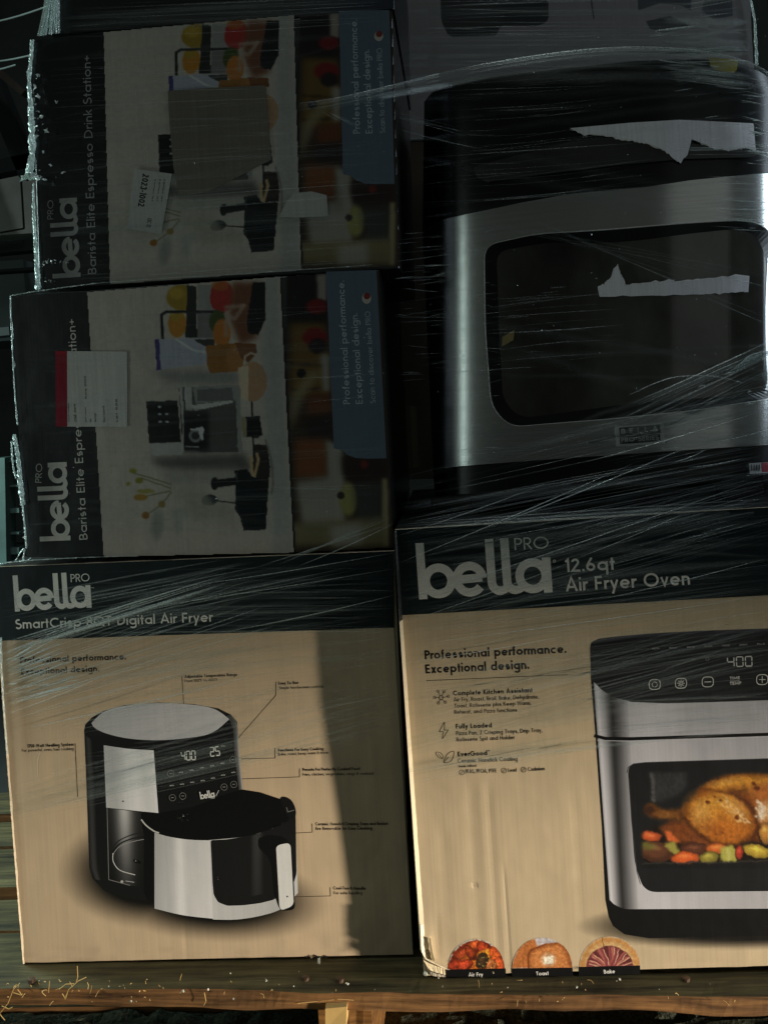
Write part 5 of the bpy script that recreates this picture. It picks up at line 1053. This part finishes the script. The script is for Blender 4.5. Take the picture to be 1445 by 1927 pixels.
def oven():
    b = at(1120, 930, .2); t = thing('countertop_oven', (b[0], .2, at(1100, 960, .11)[2]), 'curved stainless steel countertop oven with a black top and torn labels, on the right box', 'oven')
    BK = .40
    hood_top = [(798, 190), (812, 172), (850, 160), (906, 147), (983, 136), (1061, 127), (1190, 113), (1329, 108), (1390, 117), (1430, 132), (1466, 156), (1490, 200)]
    steel_top = [(795, 434), (829, 414), (878, 403), (983, 381), (1061, 367), (1215, 352), (1300, 339), (1422, 327), (1470, 326), (1492, 330)]
    steel_bot = [(815, 884), (865, 877), (983, 868), (1143, 857), (1300, 846), (1445, 837), (1496, 836)]
    base_bot = [(818, 934), (870, 930), (1000, 922), (1143, 913), (1300, 903), (1445, 893), (1496, 892)]
    extrude_back('hood', hood_top, [(x, y + 4) for x, y in steel_top], PLASTIC, t, .0, BK, bulge=.003, nv=24)
    extrude_back('steel_front', steel_top, steel_bot, STEEL, t, .003, .34, nv=16)
    extrude_back('base', [(x, y + .5) for x, y in steel_bot], base_bot, PLASTIC, t, -.004, BK - .02)
    for x, y in ((850, 930), (1395, 897)):
        mb = MB(); p = surf(x, y, -.03); mb.box((p[0] - .02, p[1], p[2] - .022), (p[0] + .02, p[1] + .03, p[2] + .001), (.01, .01, .01), .0008)
        mb.build('foot', RUBBER, t)
    # window
    win = rr([(912, 462), (1010, 441), (1133, 434), (1290, 421), (1396, 415), (1440, 425), (1462, 470), (1462, 748), (1300, 772), (1143, 788), (1040, 796), (960, 803), (925, 765), (914, 620)], 26, 6)
    dn = []
    for i_, p_ in enumerate(win):
        q_ = win[(i_ + 1) % len(win)]; k_ = max(1, int(math.hypot(q_[0] - p_[0], q_[1] - p_[1]) / 10)); dn += [(p_[0] + (q_[0] - p_[0]) * j_ / k_, p_[1] + (q_[1] - p_[1]) * j_ / k_) for j_ in range(k_)]
    win = dn
    def scaled(P, d):
        c = np.mean(np.array(P), 0); return [tuple(np.array(p) + (c - np.array(p)) / np.linalg.norm(c - np.array(p)) * d) for p in P]
    mb = MB(); a = [surf(*p, .0055) for p in scaled(win, -1.5)]; b_ = [surf(*p, .0052) for p in win]; n = len(win)
    e0 = [surf(*p, .003) for p in scaled(win, -2.2)]
    mb.add(e0 + a + b_, [(i, (i + 1) % n, n + (i + 1) % n, n + i) for i in range(n)] + [(n + i, n + (i + 1) % n, 2 * n + (i + 1) % n, 2 * n + i) for i in range(n)], (.2, .2, .2)); mb.build('window_rim', BRIGHT, t)
    mb = MB(); inner = scaled(win, 26)
    A0 = [surf(*p, .0053) for p in win]; A1 = [surf(*p, .0036) for p in inner]; mb.add(A0 + A1, [(i, (i + 1) % n, n + (i + 1) % n, n + i) for i in range(n)], (.01, .01, .01)); mb.build('window_gasket', PLASTIC, t)
    mb = MB(); surf_poly(mb, scaled(win, 24), .0038, (12, 12, 12)); mb.build('door_glass', GLASS, t)
    # badge
    mb = MB(); bz = zz([(887, 860), (1062, 846), (1066, 920), (892, 932)], 1.94, 700, 360); front = [surf(*p, .0062) for p in bz]; back = [surf(*p, .0028) for p in bz]
    mb.add(back + front, [(4, 5, 6, 7), (0, 4, 7, 3), (0, 1, 5, 4), (1, 2, 6, 5), (2, 3, 7, 6)], (.2, .2, .2)); bd = mb.build('badge', BRIGHT, t)
    mb = MB(); surf_poly(mb, zz([(901, 863), (1050, 851), (1052, 883), (903, 892)], 1.94, 700, 360), .0066, (34, 34, 34)); surf_poly(mb, zz([(901, 895), (1050, 886), (1052, 914), (905, 923)], 1.94, 700, 360), .0066, (10, 10, 10)); mb.build('badge_inlay', INK, bd)
    A = Art(float(np.interp(1200, PX, PY)) - .0062, base=.0035); A.text('B E L L A', *zz([(908, 886), (1044, 876)], 1.94, 700, 360), 9.5, (190, 188, 182), w=.22); A.text('PRO SERIES', *zz([(908, 916), (1046, 906)], 1.94, 700, 360), 8.5, (150, 148, 142), w=.2); A.mb.build('badge_lettering', INK, bd)
    # torn labels and tape
    z2 = lambda P: zz(P, 1.94, 700, 0); z4 = lambda P: zz(P, 1.94, 700, 360)
    mb = MB(); surf_poly(mb, z2([(370, 612), (395, 600), (720, 520), (900, 500), (1400, 545), (1412, 552), (1396, 570), (1370, 574), (1140, 580), (900, 602), (600, 640), (420, 665), (382, 650)]), .0035, (50, 50, 48)); mb.build('label_backing', GLOSS, t, label='dark translucent backing left where the upper label was peeled')
    def ragged(P, amp, n=6):
        o = []
        for i, p in enumerate(P):
            q = P[(i + 1) % len(P)]
            for k in range(n): u = k / n; o.append((p[0] + (q[0] - p[0]) * u + random.gauss(0, amp) * .4, p[1] + (q[1] - p[1]) * u + (random.gauss(0, amp) if k else 0)))
        return o
    mb = MB(); top = [(720, 468), (940, 448), (1120, 437), (1390, 450), (1400, 552)]
    rag = ragged([(1400, 552), (1370, 541), (1345, 540), (1300, 548), (1250, 545), (1210, 525), (1165, 507), (1150, 560), (1126, 592), (1105, 582), (1060, 545), (1000, 522), (950, 512), (900, 508), (830, 490), (770, 492), (740, 474)], 1.0)[:-5]
    rb = random.Random(3); surf_poly(mb, [(x + rb.gauss(0, .3), y + 1.6 + rb.gauss(0, 1.0)) for x, y in z2(top + rag)], .0038, (245, 243, 240)); surf_poly(mb, z2(top + rag), .0046, (232, 230, 233)); mb.build('torn_label', LABEL, t, label='pale torn paper label on the black top')
    mb = MB(); rag = ragged([(1372, 368), (1300, 371), (1200, 377), (1000, 381), (830, 385), (822, 352), (850, 335), (870, 318), (880, 285), (897, 268), (905, 300), (920, 325), (925, 345), (1000, 334), (1100, 325), (1105, 333), (1200, 320), (1350, 308)], 1.6)[:-5]
    surf_poly(mb, [(x, y - 1.2 + rb.gauss(0, .9)) for x, y in z4(rag + [(1376, 311)])], .0058, (245, 243, 240)); surf_poly(mb, z4(rag + [(1376, 311)]), .0064, (226, 224, 228)); mb.build('torn_label', LABEL, t, label='pale torn paper strip across the door window')
    mb = MB(); surf_poly(mb, [(1332, 108), (1388, 112), (1386, 130), (1380, 137), (1345, 132), (1336, 124)], .0046, (150, 140, 62)); mb.build('tape_piece', LABEL, t, label='short piece of yellow tape at the top')
    mb = MB(); surf_poly(mb, [(945, 634), (968, 620), (966, 640), (944, 652)], .0055, (170, 150, 100)); mb.build('clear_tag', GLOSS, t)
    mb = MB(); surf_poly(mb, [(1408, 872), (1470, 868), (1470, 888), (1410, 892)], .0008, (170, 170, 168)); surf_poly(mb, [(1432, 871), (1470, 869), (1470, 886), (1434, 888)], .0012, (150, 50, 60))
    for k in range(4): surf_poly(mb, [(1412 + k * 5, 874), (1414 + k * 5, 874), (1414 + k * 5, 886), (1412 + k * 5, 886)], .0014, (30, 30, 30))
    mb.build('warning_tag', LABEL, t)
oven()

def white_box():
    Y = .44; Q = [(735, -170), (1400, -200), (1424, 232), (752, 262)]; b = at(1080, 240, Y)
    t = thing('cardboard_box', (b[0], Y, min(at(*Q[3], Y)[2], at(*Q[2], Y)[2])), 'pale grey box printed with dark appliances, behind and above the steel oven', 'box')
    carton(t, Q, Y, .3, (150, 150, 150), (120, 120, 120), mat=GLOSS, seed=21)
    A = Art(Y, base=.0002); A.poly([(736, -168), (1399, -198), (1423, 231), (753, 261)], (92, 88, 87))
    A.poly(rr([(826, -80), (1030, -90), (1032, 40), (1010, 50), (940, 48), (935, 68), (845, 70), (830, 40)], 10), (26, 28, 28)); A.poly(rr([(940, -60), (1028, -66), (1030, 42), (945, 46)], 8), (12, 18, 18))
    A.poly([(1198, -60), (1300, -70), (1300, 20), (1280, 10), (1240, 6), (1200, 20)], (44, 46, 48)); A.poly([(1215, 40), (1260, 30), (1300, 50), (1250, 62), (1222, 54)], (40, 42, 42)); A.poly([(1330, -30), (1375, -34), (1378, 30), (1340, 36), (1320, 20)], (44, 46, 48)); A.line([(1111, -40), (1113, 10), (1117, 35)], 2.4, (30, 30, 32))
    A.mb.build('printed_panel', GLOSS, t)
    Q = [(752, 262), (1400, 232), (1416, 900), (772, 880)]
    b = at(1080, 890, Y + .01); t = thing('cardboard_box', (b[0], Y, .43), 'dark brown box mostly hidden in the gap behind the steel oven', 'box')
    carton(t, [(690, 270), (1400, 236), (1410, 880), (700, 905)], Y + .01, .29, (50, 40, 30), (40, 32, 26), mat=GLOSS, seed=22)
    A = Art(Y + .01, base=.0004); A.poly([(700, 320), (752, 318), (754, 505), (706, 508)], (66, 46, 32)); A.mb.build('printed_panel', GLOSS, t)
    # pale strip standing in the gap
    mb = MB(); a = at(766, 785, .16); c = at(788, 876, .16)
    v = [at(763, 762, .155), at(768, 880, .155), at(788, 879, .155), at(783, 765, .155), at(772, 763, .150), at(777, 880, .150)]
    mb.add(v, [(0, 1, 5, 4), (4, 5, 2, 3)], lin((150, 146, 122))); mb.add([p + np.array([0, .012, 0]) for p in v], [(0, 1, 5, 4), (4, 5, 2, 3)], lin((150, 146, 122)))
    o = mb.build('packing_strip', LABEL); tagp(o, 'pale narrow card strip standing in the dark gap left of the steel oven', 'packing strip')
white_box()

# ================================================================== STRETCH WRAP
def yfilm(px, py):
    """distance plane of the taut film: left boxes to the lower right box, and the oven above it"""
    if px < 745: y = .004 - .034 * max(0, (px - 30) / 715) if py > 950 else .004 - .006 * max(0, px / 745)
    else:
        lo = -.0315; hi = float(np.interp(px, PX, PY)) - .012 if px > 800 else .05 - .0 * px
        k = min(1, max(0, (985 - py) / 90)); k = k * k * (3 - 2 * k); y = lo * (1 - k) + hi * k
        if px < 830 and py < 985: y = min(y, .004 + (y - .004) * (px - 745) / 85)
        if py < 140: y = y + (.30 - y) * min(1, (140 - py) / 60) * (1 if px > 760 else 0) * .0
    return y - .0022
class Film:
    def __init__(s): s.v = []; s.f = []; s.o = []
    def strand(s, pts, wpx, op, prof=1.0, lift=.0, fade=True, depth=None, side=.6):
        P = np.array(pts, float); n = len(P); base = len(s.v)
        d = np.gradient(P, axis=0); d = d / (np.linalg.norm(d, axis=1)[:, None] + 1e-9); nr = np.c_[-d[:, 1], d[:, 0]]
        for i in range(n):
            u = i / (n - 1); tw = (math.sin(PI * u) ** .6 if fade else 1.0); wv = wpx * (.35 + .65 * tw) / 2
            Y = (yfilm(*P[i]) if depth is None else depth) - lift
            a = P[i] + nr[i] * wv; b = P[i] - nr[i] * wv; hgt = wv * .0005 * prof
            s.v += [at(a[0], a[1], Y), at(P[i][0], P[i][1], Y - hgt), at(b[0], b[1], Y)]; k = op * (tw if fade else 1); s.o += [k * side, k, k * side]
        for i in range(n - 1):
            q = base + 3 * i; s.f += [(q, q + 1, q + 4, q + 3), (q + 1, q + 2, q + 5, q + 4)]
    def fan(s, A0, A1, B0, B1, n, wr, opr, cut=.5, jit=3, lift=.0, bend=0, seg=8, prof=1.0, clip=None):
        """strands from the segment A0-A1 to the segment B0-B1"""
        A0, A1, B0, B1 = [np.array(p, float) for p in (A0, A1, B0, B1)]
        for _ in range(n):
            t = random.random(); a = A0 + (A1 - A0) * t; b = B0 + (B1 - B0) * min(1, max(0, t + random.gauss(0, .05)))
            if random.random() < cut: u0 = random.uniform(0, .8); u1 = min(1, u0 + random.uniform(.08, .5))
            else: u0, u1 = 0, 1
            L = np.linalg.norm(b - a); nn = np.array([-(b - a)[1], (b - a)[0]]) / L; k = bend * random.uniform(.5, 1.3) + random.gauss(0, jit)
            P = [a + (b - a) * u + nn * (k * math.sin(PI * u)) for u in np.linspace(u0, u1, seg)]
            s.strand(P, random.uniform(*wr) * random.choice((1, 1, 1, 1.8)), random.uniform(*opr) * random.choice((.5, .8, 1, 1.5)), prof, lift + random.uniform(0, .0006))
    def build(s, name, parent, mat=None, **k): return mesh_obj(name, s.v, s.f, mat or FILM, parent, attrs={'op': s.o}, **k)

def wrap():
    t = thing('stretch_wrap', (0.0, 0.0, .15), 'clear stretch film wound in taut glinting strands around the whole stack of boxes', 'stretch film')
    F = Film()
    # lower left: bright fan gathering at the left corner
    F.fan((2, 1215), (8, 1420), (470, 1050), (560, 1290), 80, (.7, 1.8), (.12, .5), .55, 3)
    F.fan((0, 1130), (2, 1225), (430, 1052), (740, 1075), 26, (.8, 2.2), (.12, .45), .35, 3)
    F.fan((0, 1212), (1, 1236), (430, 1080), (430, 1100), 9, (1.8, 3.8), (.7, 1.0), .2, 1.5)
    F.fan((4, 1232), (12, 1330), (110, 1185), (170, 1290), 90, (1.0, 2.4), (.5, 1.0), .7, 1)
    F.fan((120, 1080), (60, 1200), (742, 1062), (742, 1190), 40, (.8, 2.0), (.05, .16), .5, 4)
    F.fan((300, 1200), (30, 1400), (742, 1110), (742, 1360), 80, (.8, 2.6), (.03, .10), .55, 5)
    F.fan((18, 1532), (14, 1480), (742, 1345), (742, 1290), 26, (1.2, 4), (.04, .12), .35, 6)
    F.fan((16, 1545), (14, 1524), (742, 1385), (742, 1340), 16, (1.2, 4.0), (.05, .14), .25, 5)
    F.fan((40, 1500), (160, 1400), (480, 1400), (520, 1380), 12, (1.2, 3.0), (.04, .09), .4, 5)
    # lower right box
    F.fan((744, 1090), (744, 1200), (1470, 870), (1470, 1010), 80, (.8, 2.4), (.06, .22), .5, 4)
    F.fan((744, 960), (744, 1100), (1470, 820), (1470, 960), 60, (.8, 2.6), (.05, .2), .5, 4)
    F.fan((748, 1140), (752, 1330), (1470, 1060), (1470, 1220), 130, (.8, 2.4), (.04, .13), .6, 5)
    F.fan((760, 1330), (770, 1420), (1470, 1130), (1470, 1240), 44, (1.2, 4.0), (.04, .11), .45, 6)
    F.fan((766, 1440), (770, 1482), (1130, 1372), (1130, 1405), 18, (1.2, 4.0), (.05, .14), .25, 4)
    F.fan((1110, 1400), (1110, 1350), (1470, 1375), (1470, 1320), 18, (1.2, 4), (.05, .13), .3, 4)
    F.fan((1160, 1290), (1120, 1330), (1470, 1180), (1470, 1330), 24, (1.2, 4), (.06, .16), .5, 4)
    F.fan((744, 985), (744, 1000), (1470, 930), (1470, 962), 8, (1.2, 3.2), (.1, .3), .4, 2)
    # oven zone
    F.fan((830, 440), (850, 860), (930, 432), (960, 850), 60, (.7, 1.6), (.06, .3), .8, 2)
    F.fan((735, 440), (740, 720), (920, 430), (900, 712), 60, (.7, 1.5), (.06, .32), .85, 1.5)
    F.fan((900, 560), (900, 700), (1180, 535), (1180, 680), 22, (.8, 1.8), (.04, .13), .7, 3)
    F.fan((1120, 800), (1180, 850), (1470, 640), (1470, 700), 34, (.8, 2.4), (.08, .28), .35, 3)
    F.fan((1180, 760), (1200, 780), (1470, 630), (1470, 660), 10, (1, 3), (.2, .5), .2, 2)
    F.fan((1060, 810), (1180, 900), (1470, 720), (1470, 840), 30, (.7, 1.6), (.07, .3), .5, 3)
    F.fan((744, 945), (744, 900), (1470, 790), (1470, 720), 24, (.7, 1.6), (.05, .22), .5, 5)
    F.fan((1320, 330), (1330, 430), (1490, 335), (1490, 440), 30, (.8, 2.2), (.2, .7), .5, 1)
    F.fan((1380, 140), (1405, 330), (1470, 165), (1480, 345), 46, (1.0, 2.6), (.3, .9), .6, -1, bend=-3)
    F.fan((1250, 150), (1260, 300), (1400, 130), (1420, 300), 18, (.8, 1.8), (.15, .5), .9, 2)
    F.fan((770, 160), (780, 400), (1180, 140), (1250, 350), 50, (.8, 2), (.02, .07), .7, 5, bend=6)
    F.fan((850, 420), (1000, 400), (1470, 500), (1470, 640), 20, (1, 2.4), (.03, .09), .6, 5)
    # long arched ridge over the hood
    arcpts = [(560, 195), (620, 187), (700, 170), (780, 150), (906, 122), (1061, 98), (1190, 89), (1300, 94), (1370, 106), (1421, 123), (1450, 142), (1480, 175)]
    for k, (dy, wv, o_) in enumerate(((0, 3.6, .5), (2.5, 1.6, .6), (6, 7, .16), (13, 9, .10))):
        F.strand(sm([(x, y + dy) for x, y in arcpts], 5, False), wv, o_, .8, .004, True)
    # upper left boxes
    F.fan((75, 90), (75, 330), (560, 60), (560, 300), 60, (.8, 2.2), (.02, .08), .7, 4)
    F.fan((75, 320), (80, 545), (740, 260), (740, 500), 50, (.8, 2.4), (.02, .08), .6, 5)
    F.fan((100, 10), (100, 70), (740, -20), (740, 40), 24, (.8, 2.4), (.03, .09), .6, 4)
    F.fan((590, 205), (640, 214), (628, 226), (712, 252), 5, (.8, 1.4), (.15, .35), .2, 1)
    F.fan((740, 210), (745, 250), (860, 240), (920, 290), 6, (.8, 1.6), (.1, .3), .4, 1)
    F.fan((30, 600), (45, 1020), (740, 540), (742, 1000), 60, (.8, 2.4), (.015, .06), .6, 4)
    F.fan((560, 1060), (480, 1068), (742, 950), (742, 985), 8, (1, 2), (.1, .3), .2, 1)
    F.fan((745, 0), (745, 120), (1400, -10), (1400, 120), 60, (1, 3.2), (.03, .10), .6, 6)
    F.fan((1200, 60), (1250, 150), (1412, 35), (1415, 170), 70, (1, 3.2), (.15, .7), .7, 3)
    F.fan((1290, -10), (1250, 40), (1405, -40), (1405, 20), 18, (1, 3.0), (.15, .5), .6, 2)
    for a, b in (((744, 1178), (1120, 1040)), ((744, 1062), (1200, 868)), ((760, 1132), (1420, 905)), ((800, 1210), (1445, 1120)), ((744, 1010), (1040, 905)), ((900, 1000), (1320, 830)), ((560, 1066), (742, 985)), ((0, 1232), (300, 1112)), ((10, 1345), (200, 1270)),
        ((150, 1160), (742, 1070)), ((420, 1190), (742, 1120)), ((1290, 880), (1400, 862)), ((1260, 872), (1330, 845)), ((1120, 1130), (1445, 1050)), ((744, 1250), (1100, 1190)), ((1060, 1060), (1300, 960)), ((0, 1310), (150, 1250)), ((300, 1110), (742, 1040)), ((1330, 835), (1470, 800)), ((1100, 870), (1445, 770))):
        F.strand([(a[0] + (b[0] - a[0]) * u, a[1] + (b[1] - a[1]) * u + 3 * math.sin(PI * u)) for u in np.linspace(0, 1, 14)], random.uniform(1.4, 2.6), random.uniform(.5, .95), 1.2, .0012)
    # broad soft laps where the film doubles over
    def lap(a0, a1, b0, b1, n, wr, opr, bend=0):
        for _ in range(n):
            t_ = random.random(); a = (a0[0] + (a1[0] - a0[0]) * t_, a0[1] + (a1[1] - a0[1]) * t_); t_ = min(1, max(0, t_ + random.gauss(0, .15))); b = (b0[0] + (b1[0] - b0[0]) * t_, b0[1] + (b1[1] - b0[1]) * t_)
            P = [(a[0] + (b[0] - a[0]) * u, a[1] + (b[1] - a[1]) * u + (bend + random.gauss(0, 2)) * math.sin(PI * u)) for u in np.linspace(0, 1, 12)]
            F.strand(P, random.uniform(*wr), random.uniform(*opr), .12, random.uniform(0, .0008), True, side=0.0)
    lap((744, 930), (744, 1130), (1470, 850), (1470, 1060), 16, (10, 26), (.05, .13)); lap((748, 1180), (766, 1440), (1470, 1060), (1470, 1300), 12, (8, 20), (.03, .06))
    lap((2, 1080), (8, 1300), (742, 1050), (742, 1240), 12, (8, 20), (.03, .07)); lap((14, 1535), (10, 1480), (500, 1420), (742, 1370), 4, (6, 14), (.05, .10), 4)
    lap((764, 1470), (764, 1440), (1110, 1400), (1300, 1390), 4, (6, 14), (.06, .12), -4); lap((745, 20), (745, 160), (1400, 20), (1400, 150), 12, (14, 34), (.04, .12)); lap((1240, 30), (1260, 150), (1410, 40), (1418, 160), 14, (8, 22), (.16, .4))
    lap((70, 90), (75, 540), (740, 60), (740, 500), 14, (10, 30), (.02, .06)); lap((30, 580), (48, 1030), (740, 530), (740, 1010), 10, (10, 24), (.02, .05)); lap((780, 180), (800, 860), (1470, 160), (1470, 820), 14, (10, 30), (.02, .07))
    lap((1050, 800), (1150, 860), (1470, 650), (1470, 840), 10, (8, 22), (.06, .16)); lap((100, 0), (100, 60), (740, -30), (740, 20), 4, (12, 24), (.06, .14)); lap((560, 205), (600, 215), (1180, 96), (1400, 125), 3, (8, 14), (.1, .2), -20)
    F.build('strand', t, kind='stuff')
    # gathered rope-like edges on the left silhouette, pulled webs and horizontal lap lines
    def rope(path, w0, w1, Y, op, rough=1.0, n=70, name='gathered_edge', seed=1):
        P = np.array(sm(path, 10, False)); tt = np.linspace(0, len(P) - 1, n); P = np.c_[np.interp(tt, range(len(P)), P[:, 0]), np.interp(tt, range(len(P)), P[:, 1])]
        v = []; f = []; o = []; k = 9
        for i in range(n):
            u = i / (n - 1); wv = (w0 + (w1 - w0) * u) * (.55 + .9 * float(fbm(np.array(u * n * .35), np.array(seed * 3.1), seed, 3))) / 2
            c = at(P[i][0], P[i][1], Y); m = .0005
            for j in range(k):
                a = 2 * PI * j / k; rr_ = wv * m * (1 + rough * .55 * (random.random() - .5)); v.append(c + np.array([math.cos(a) * rr_, math.sin(a) * rr_ * 1.3 + .0004, .4 * rr_ * random.gauss(0, rough * .6)])); o.append(op * random.uniform(.45, 1.15))
        for i in range(n - 1):
            for j in range(k): q = i * k; f.append((q + j, q + (j + 1) % k, q + k + (j + 1) % k, q + k + j))
        return mesh_obj(name, v, f, FILM, t, attrs={'op': o})
    rope([(61, 75), (59, 110), (55, 150), (58, 200), (60, 240), (61, 290), (54, 330)], 6, 13, .012, .9, seed=1)
    rope([(48, 335), (60, 328), (68, 336)], 14, 12, .008, .9, 1.4, 26, seed=2)
    rope([(63, 345), (64, 400), (68, 470), (72, 545)], 3, 10, .012, .9, seed=3, n=80)
    rope([(20, 556), (21, 600), (27, 720), (33, 800)], 2, 2.4, .008, .55, seed=4)
    rope([(27, 818), (34, 860), (40, 920), (43, 950)], 7, 9, .006, .85, seed=5)
    rope([(22, 830), (24, 870), (30, 900)], 3, 3, .004, .6, 1.2, 40, seed=6)
    rope([(43, 950), (48, 1000), (50, 1030)], 3, 3, .006, .8, seed=7, n=40)
    rope([(-10, 1062), (40, 1056), (140, 1050), (260, 1046)], 7, 2, -.0005, .8, seed=8, name='lap_line')
    rope([(30, 1054), (46, 1032), (44, 1058), (58, 1050)], 3, 3, -.001, .9, 1.2, 30, seed=9)
    rope([(22, 556), (75, 547), (180, 533)], 3, 5, .004, .6, seed=10, name='lap_line')
    rope([(180, 533), (300, 524), (420, 517), (560, 508), (700, 498)], 5, 3, .003, .16, seed=11, name='lap_line')
    rope([(2, 1200), (4, 1260), (8, 1330), (14, 1420)], 3, 2, 0.001, .7, seed=12)
    rope([(744, 1000), (748, 1080), (754, 1200), (763, 1330)], 2.2, 2, -.032, .35, .8, 50, seed=13)
    rope([(1405, -30), (1418, 30), (1421, 70), (1423, 121)], 6, 8, .43, .5, .5, 50, seed=14)
    rope([(826, 330), (825, 350), (827, 372), (829, 386)], 3, 6, .105, .7, .6, 26, seed=15)
    # web at the top left corner and the puckers on the right
    F = Film()
    for k in range(46):
        u = random.random(); x0 = 88 + 20 * u + random.gauss(0, 1.5); x1 = 74 + 40 * u ** 1.3 + random.gauss(0, 2)
        F.strand(sm([(x0, -30), (x0 - 1 + 3 * u, 5), (x0 - 8 + 10 * u, 40), (x1, 68 - 6 * u)], 5, False), random.uniform(1, 3.4), random.uniform(.15, .6), 1, .006 + .002 * random.random(), False, depth=.014)
    for _ in range(16): F.strand([(random.uniform(76, 112), 69), (random.uniform(105, 150), 62)], 2, .3, 1, 0, True, depth=.012)
    for _ in range(26):
        u = random.random(); F.strand(sm([(1355 + 40 * u, 706 - 18 * u), (1375 + 30 * u, 702 - 30 * u), (1410 + 15 * u, 686 - 22 * u), (1452, 664 - 4 * u)], 4, False), random.uniform(1, 3), random.uniform(.2, .8), 2, .002)
    for a, b in (((1308, 731), (1330, 724)), ((1358, 706), (1384, 700)), ((1404, 740), (1414, 736)), ((1398, 764), (1420, 758))): F.strand([a, ((a[0] + b[0]) / 2, (a[1] + b[1]) / 2 - 1), b], 4, .9, 2, .003)
    F.strand(sm([(1180, 745), (1260, 712), (1340, 708), (1400, 722)], 6, False), 3, .5, 1, .002); F.build('web', t, kind='stuff')
    # small crumpled bits that catch the light
    v = []; f = []; o = []
    def bit(px, py, r, Y, op=1.0):
        k = len(v); c = at(px, py, Y); ang = random.uniform(0, PI)
        e = np.array([math.cos(ang), random.uniform(-.6, .6), math.sin(ang)]) * r * .0005; g = np.array([-math.sin(ang) * .4, random.uniform(-.6, .3), math.cos(ang) * .4]) * r * .0005
        v.extend([c - e, c + g, c + e, c - g]); f.extend([(k, k + 1, k + 2), (k, k + 2, k + 3)]); o.extend([op] * 4)
    for _ in range(14): bit(66 + abs(random.gauss(0, 10)), random.choice([random.gauss(160, 22), random.gauss(232, 22), random.gauss(320, 12)]), random.uniform(1, 5), .008)
    for x, y, r in ((73, 140, 5), (67, 161, 5), (72, 180, 7), (78, 218, 6), (90, 246, 8), (108, 191, 5), (96, 310, 5), (120, 324, 5), (85, 337, 7), (78, 334, 5), (70, 255, 6)): 
        for _ in range(2): bit(x + random.gauss(0, 1.5), y + random.gauss(0, 1), r * .8, .007)
    for _ in range(26): bit(80 + abs(random.gauss(0, 22)), random.choice([493, 494, 530]) + random.gauss(0, 4), random.uniform(1, 3.5), .007)
    for _ in range(50): u = random.random(); bit(30 + 20 * u, 830 + 200 * u + random.gauss(0, 12), random.uniform(1, 3), .004)
    for _ in range(70):
        x = random.uniform(740, 1445); y = random.choice([random.uniform(420, 880), random.uniform(130, 880), random.uniform(0, 140)])
        bit(x, y, random.uniform(.8, 2.6), yfilm(x, y) - .002, .5)
    for _ in range(70): x = random.uniform(100, 740); y = random.uniform(40, 1050); bit(x, y, random.uniform(.8, 2.2), yfilm(x, y) - .002, .35)
    mesh_obj('crumple', v, f, FILM, t, kind='stuff', attrs={'op': o})
wrap()
